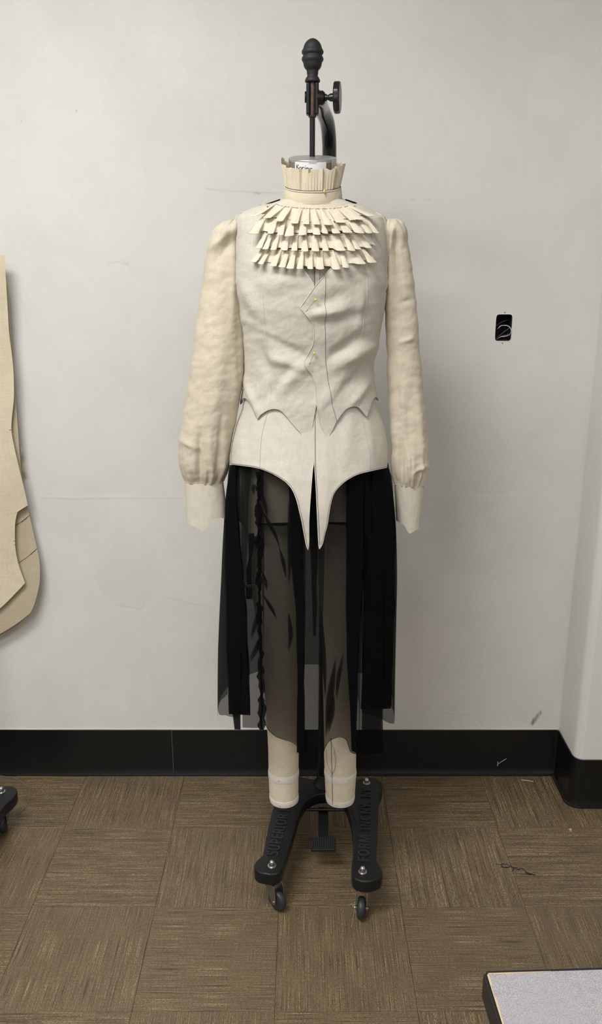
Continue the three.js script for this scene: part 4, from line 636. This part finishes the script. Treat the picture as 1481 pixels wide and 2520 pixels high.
// ---------------------------------------------------------------- paper patterns at the left
{
  const paper = (hex) => std({ color: hex, roughness: 0.8, side: THREE.DoubleSide, bumpMap: sized(plasterBump, 0.3), bumpScale: 0.0006, map: sized(linenTex, 0.35) });
  const piece = (runsR, bottom, top, z, hex, label, marks, curl = 0.012) => {
    const R = sampler(runsR), Bt = sampler([bottom]), T = sampler([top]), L = sampler([[top[0], bottom[0]]]);
    const toP = (px, py) => { const p = onZ(px, py, z); p.z += curl * noise(py / 260, px / 180, z * 9) + 0.010 * smooth(py, 1200, 1560) * smooth(px, -80, 100); return onZ(px, py, p.z); };
    const m = obj('paper_pattern', sheet(50, 90, (u, v) => { const [x, y] = coons(T, Bt, L, R, u, v); return toP(x, y); }, 0.0006), paper(hex)); tag(m, label, 'pattern', undefined);
    for (const [pts, r] of marks) obj('pencil_mark', tube(pts.map(([x, y]) => toP(x, y).add(V(0, 0, 0.0006))), r, 14, 4), std({ color: 0x4a4032, roughness: 0.9 }), m);
    return m;
  };
  const scrawl = (x, y, dx, dy, n, a) => Array.from({ length: n }, (_, k) => [x + dx * k / n + a * Math.sin(k * 2.1), y + dy * k / n + a * Math.cos(k * 2.6)]);
  piece([[[11, 630], [20, 779], [22, 814], [32, 898], [34, 937], [34, 981], [28, 1056], [36, 1104], [48, 1156], [59.5, 1203], [69, 1246]], [[69, 1246], [55.5, 1249], [44, 1259], [38, 1282], [36.5, 1306], [38.5, 1354], [46, 1390], [61.5, 1435]]], [[-110, 1560], [-40, 1522], [0, 1497], [40, 1458], [61.5, 1435]], [[-110, 612], [-50, 618], [11, 630]], WALL + 0.05, 0xe6dac2, 'front large manila paper sewing pattern with a curved notch, hanging at the left edge', [[[[23, 1058], [28, 1058.5]], 0.0006], [[[33, 1331], [37, 1331]], 0.0006], [[[34.5, 1341], [38, 1341]], 0.0006]]);
  piece([[[20, 700], [40, 1000], [55, 1180], [68, 1251], [73, 1271], [91, 1350], [97, 1380], [98.4, 1402], [97, 1437], [85, 1485], [75, 1508]]], [[-110, 1610], [-50, 1585], [0, 1560], [48, 1530], [75, 1508]], [[-110, 690], [20, 700]], WALL + 0.034, 0xc6bba3, 'darker manila pattern behind the front one, marked with two pencil lines and scribbled words', [[[[38, 1293.5], [50, 1286], [73, 1268]], 0.0006], [[[45, 1386], [68, 1370], [91, 1350]], 0.0006], [scrawl(54, 1284, 13, -10, 16, 1.6), 0.0005], [scrawl(77, 1363, 10, -9, 14, 1.5), 0.0005]]);
  piece([[[22, 760], [32, 940], [36, 975], [42, 1017]], [[42, 1017], [36, 1028], [30, 1050]], [[30, 1050], [38, 1080], [55.5, 1106]], [[55.5, 1106], [48, 1126]], [[48, 1126], [62, 1159]], [[62, 1159], [51, 1168], [60, 1230], [70, 1300], [66, 1400]]], [[-110, 1420], [0, 1412], [66, 1400]], [[-110, 750], [22, 760]], WALL + 0.025, 0xb5a68c, 'thin brown pattern with jagged notched points, furthest behind in the stack', []);
  piece([[[30, 900], [60, 1250], [84, 1400], [80, 1470], [68, 1516]]], [[-110, 1618], [0, 1568], [30, 1550], [68, 1516]], [[-110, 890], [30, 900]], WALL + 0.018, 0xcbbda0, 'manila pattern whose curled lower rim peeks out beneath the others', []);
  // rail on the wall, out of the picture, that the patterns hang from
  const y = onZ(-60, 612, WALL).y, x = onZ(-60, 612, WALL).x;
  const hk = thing('pattern_hook', 'metal wall hook holding the paper patterns at the far left', 'hook', [x, y - 0.02, WALL]);
  obj('plate', box(0.03, 0.05, 0.004, 0, 0, 0.002), M.zinc, hk); obj('prong', tube([V(0, 0, 0.003), V(0, 0, 0.07), V(0, 0.012, 0.085), V(0, 0.025, 0.082)], 0.003, 20, 8), M.steel, hk);
}

// ---------------------------------------------------------------- open electrical box in the wall
{
  const c = onZ(1239, 806.5, WALL), t = thing('outlet_box', 'open electrical box cut into the wall with loose pale wires, no cover plate', 'electrical box', [c.x, c.y, WALL]);
  const hw = 0.0209, hh = 0.0339, D = 0.066, dark = std({ color: 0x1f2225, roughness: 0.6, metalness: 0.2 });
  obj('box_shell', [box(0.002, hh * 2, D, -hw, 0, -0.001 - D / 2, 0.0005), box(0.002, hh * 2, D, hw, 0, -0.001 - D / 2, 0.0005), box(hw * 2, 0.002, D, 0, hh, -0.001 - D / 2, 0.0005), box(hw * 2, 0.002, D, 0, -hh, -0.001 - D / 2, 0.0005), box(hw * 2, hh * 2, 0.002, 0, 0, -0.014 - D, 0.0005)], dark, t);
  const w = (px, py, z) => { const p = onZ(1180 + px / 12.34, 740 + py / 12.34, WALL + z); return V(p.x - c.x, p.y - c.y, z); };
  const pale = std({ color: 0xd8d8d4, roughness: 0.4 }), grey = std({ color: 0x6f6f6d, roughness: 0.5 });
  obj('wire', tube([w(520, 865, -0.03), w(555, 850, -0.012), w(600, 800, -0.004), w(640, 765, -0.006), w(740, 750, -0.010), w(840, 760, -0.006), w(920, 815, 0.001), w(958, 890, 0.002), w(950, 970, 0.001), w(900, 1035, -0.008), w(800, 1078, -0.014), w(650, 1095, -0.018), w(570, 1135, -0.024), w(490, 1190, -0.03)], 0.0011, 90, 8), pale, t, 'bent white wire looping out');
  obj('wire', tube([w(490, 1130, -0.03), w(600, 1060, -0.026), w(760, 930, -0.022), w(900, 840, -0.02), w(950, 800, -0.03)], 0.001, 40, 8), grey, t); obj('wire', tube([w(510, 750, -0.04), w(650, 660, -0.035), w(800, 600, -0.035), w(965, 560, -0.04)], 0.001, 40, 8), grey, t); obj('wire', tube([w(640, 1080, -0.03), w(760, 1050, -0.026), w(880, 1010, -0.024), w(945, 930, -0.03)], 0.0008, 40, 8), grey, t);
  for (const [x, y] of [[763, 362], [692, 1290]]) { const p = w(x, y, 0); obj('screw_hole', new THREE.CylinderGeometry(0.0013, 0.0013, 0.0006, 12).rotateX(Math.PI / 2).translate(p.x, p.y, 0.0006), M.thread, t); }
  const rim = []; const rr = (f) => { const a = 0.0222, b = 0.0352, n = 7; const r = 1 / Math.pow(Math.pow(Math.abs(Math.cos(f)) / a, n) + Math.pow(Math.abs(Math.sin(f)) / b, n), 1 / n); return V(r * Math.cos(f), r * Math.sin(f), 0.0004); };
  for (let k = 0; k < 64; k++) rim.push(rr(k / 64 * 2 * Math.PI)); obj('plaster_rim', tube(rim, 0.0007, 160, 5, true), M.white, t, 'white torn plaster edge round the opening');
}
// ---------------------------------------------------------------- corner of a work table at the lower right
{
  const y = 0.75, c = onY(1197, 2395.5, y), t = thing('work_table', 'corner of a grey speckled work table with a worn black edge in the lower right', 'table', [c.x, 0, c.z]);
  t.rotation.y = 0.04;
  const lam = dataTex(512, (x, yy) => { const w = wrapN(x, yy, 512, 60, 60, 2) * 34 + wrapN(x, yy, 512, 120, 120, 5) * 26 + wrapN(x, yy, 512, 14, 14, 7) * 10; return [154 + w, 152 + w, 156 + w]; });
  const W = 1.3, D = 1.0, top = new THREE.Shape(); const r = 0.004; top.moveTo(0.0015, 0); top.lineTo(W, 0); top.lineTo(W, D); top.lineTo(0.0015, D);
  const g = new THREE.ExtrudeGeometry(top, { depth: 0.0012, bevelEnabled: false }).rotateX(Math.PI / 2).scale(1, 1, 1);
  obj('tabletop', g.translate(0, y, 0), std({ map: sized(lam, 0.11), roughness: 0.45 }), t, 'grey speckled laminate');
  obj('core', box(W - 0.006, 0.028, D - 0.006, W / 2, y - 0.0155, D / 2, 0.001), std({ color: 0xb98f55, roughness: 0.8 }), t);
  // worn strip of bare wood round the laminate, then the black edge band
  const bare = []; for (const [x0, z0, x1, z1] of [[0.0, 0.002, 0.0, 0.4], [0.002, 0.0, 0.075, 0.0]]) { const n = 26; for (let k = 0; k < n; k++) { const a = k / n, b = (k + 1) / n, w = 0.0013 + 0.0012 * (noise(k * 0.8, x0 + x1 * 7) + 0.5); const horiz = x1 > 0.01; const L = Math.hypot(x1 - x0, z1 - z0) / n; bare.push(horiz ? new THREE.BoxGeometry(L, 0.0006, w * (1 - a * 0.8)).translate(lerp(x0, x1, (a + b) / 2) , y + 0.0002, w * (1 - a * 0.8) / 2) : new THREE.BoxGeometry(w, 0.0006, L).translate(w / 2, y + 0.0002, lerp(z0, z1, (a + b) / 2))); } }
  obj('worn_edge', bare, std({ color: 0xbfac8a, roughness: 0.8 }), t, 'bare wood showing along the worn edge');
  obj('edge_band', [box(0.004, 0.033, D, -0.002, y - 0.0165, D / 2, 0.0015), box(W, 0.033, 0.004, W / 2, y - 0.0165, -0.002, 0.0015)], std({ color: 0x16171a, roughness: 0.4 }), t, 'black vinyl edge band');
  for (const [x, z] of [[0.28, 0.25], [W - 0.1, 0.25], [0.28, D - 0.1], [W - 0.1, D - 0.1]]) obj('leg', [new THREE.CylinderGeometry(0.018, 0.015, y - 0.03, 20).translate(x, (y - 0.03) / 2, z), new THREE.CylinderGeometry(0.02, 0.02, 0.012, 20).translate(x, 0.006, z)], M.blackPaint, t);
}
// ---------------------------------------------------------------- small things on the floor
{
  const g = (px, py, y = 0.0012) => onY(px, py, y);
  const cr = (s, pts, k = 3.2) => pts.map(([x, y]) => g(1150 + x / 4.474, 2050 + y / 4.474));
  tag(obj('thread', [tube(cr(0, [[310, 338], [365, 350], [400, 378], [440, 380], [465, 362], [440, 345], [390, 340], [370, 350], [390, 375], [440, 375], [490, 375], [540, 395]]), 0.0007, 90, 5), tube(cr(0, [[480, 360], [505, 395], [500, 412], [515, 385], [545, 380], [550, 400], [590, 390], [620, 400], [650, 430], [690, 445], [735, 460]]), 0.0008, 90, 5), tube(cr(0, [[630, 410], [660, 445], [700, 455], [745, 458]]), 0.0009, 40, 5), tube(cr(0, [[580, 455], [640, 452], [700, 462]]), 0.0005, 30, 5)], std({ color: 0x1c2028, roughness: 0.9 })), 'tangled scrap of black thread lying on the brown floor tiles', 'thread');
  tag(obj('pin', tube([g(1283, 1919), g(1312, 1923)], 0.0008, 3, 6), M.white), 'short white sliver on the floor near the corner of the baseboard', 'scrap');
  const tri = new THREE.Shape(); { const a = g(1399, 2039), b = g(1407, 2038.5), c = g(1404.5, 2047); tri.moveTo(a.x, -a.z); tri.lineTo(b.x, -b.z); tri.lineTo(c.x, -c.z); }
  tag(obj('paper_scrap', new THREE.ExtrudeGeometry(tri, { depth: 0.0008, bevelEnabled: false }).rotateX(-Math.PI / 2).translate(0, 0.0002, 0), std({ color: 0xb9a88c, roughness: 0.9 })), 'tiny pale triangular paper scrap on the floor at the right', 'scrap');
  const q = (x, y) => g(x * 0.0675, 1890 + y * 0.0675, 0.0018);
  tag(obj('clear_filament', tube([onY(-40, 1905, 0.0018), q(-200, 270), q(60, 290), q(350, 335), q(620, 410), q(850, 550), q(1010, 700), q(1085, 880), q(1095, 1030), q(1050, 1200), q(960, 1380), q(800, 1560), q(660, 1690)], 0.0013, 90, 6), phys({ color: 0x9c8f84, roughness: 0.3, transmission: 0.45, thickness: 0 })), 'clear plastic filament curving across the floor at the left edge', 'filament');
  const lint = []; for (let k = 0; k < 26; k++) { const a = onY(862 + rnd() * 20, 2216 + rnd() * 28, 0.012 + rnd() * 0.014), b = a.clone().add(V((rnd() - 0.5) * 0.012, (rnd() - 0.5) * 0.01, (rnd() - 0.5) * 0.008)), c = a.clone().lerp(b, 0.5).add(V((rnd() - 0.5) * 0.012, (rnd() - 0.5) * 0.012, (rnd() - 0.5) * 0.006)); lint.push(tube([a, c, b], 0.00028, 8, 4)); }
  lint.push(tube([onY(872, 2240, 0.006), onY(868, 2262, 0.002), onY(865, 2282, 0.0008)], 0.0003, 12, 4));
  tag(obj('lint', lint, M.paleThread), 'wad of pale lint and thread caught on the front right caster', 'lint').userData.kind = 'stuff';
}
renderer.render(scene, camera);
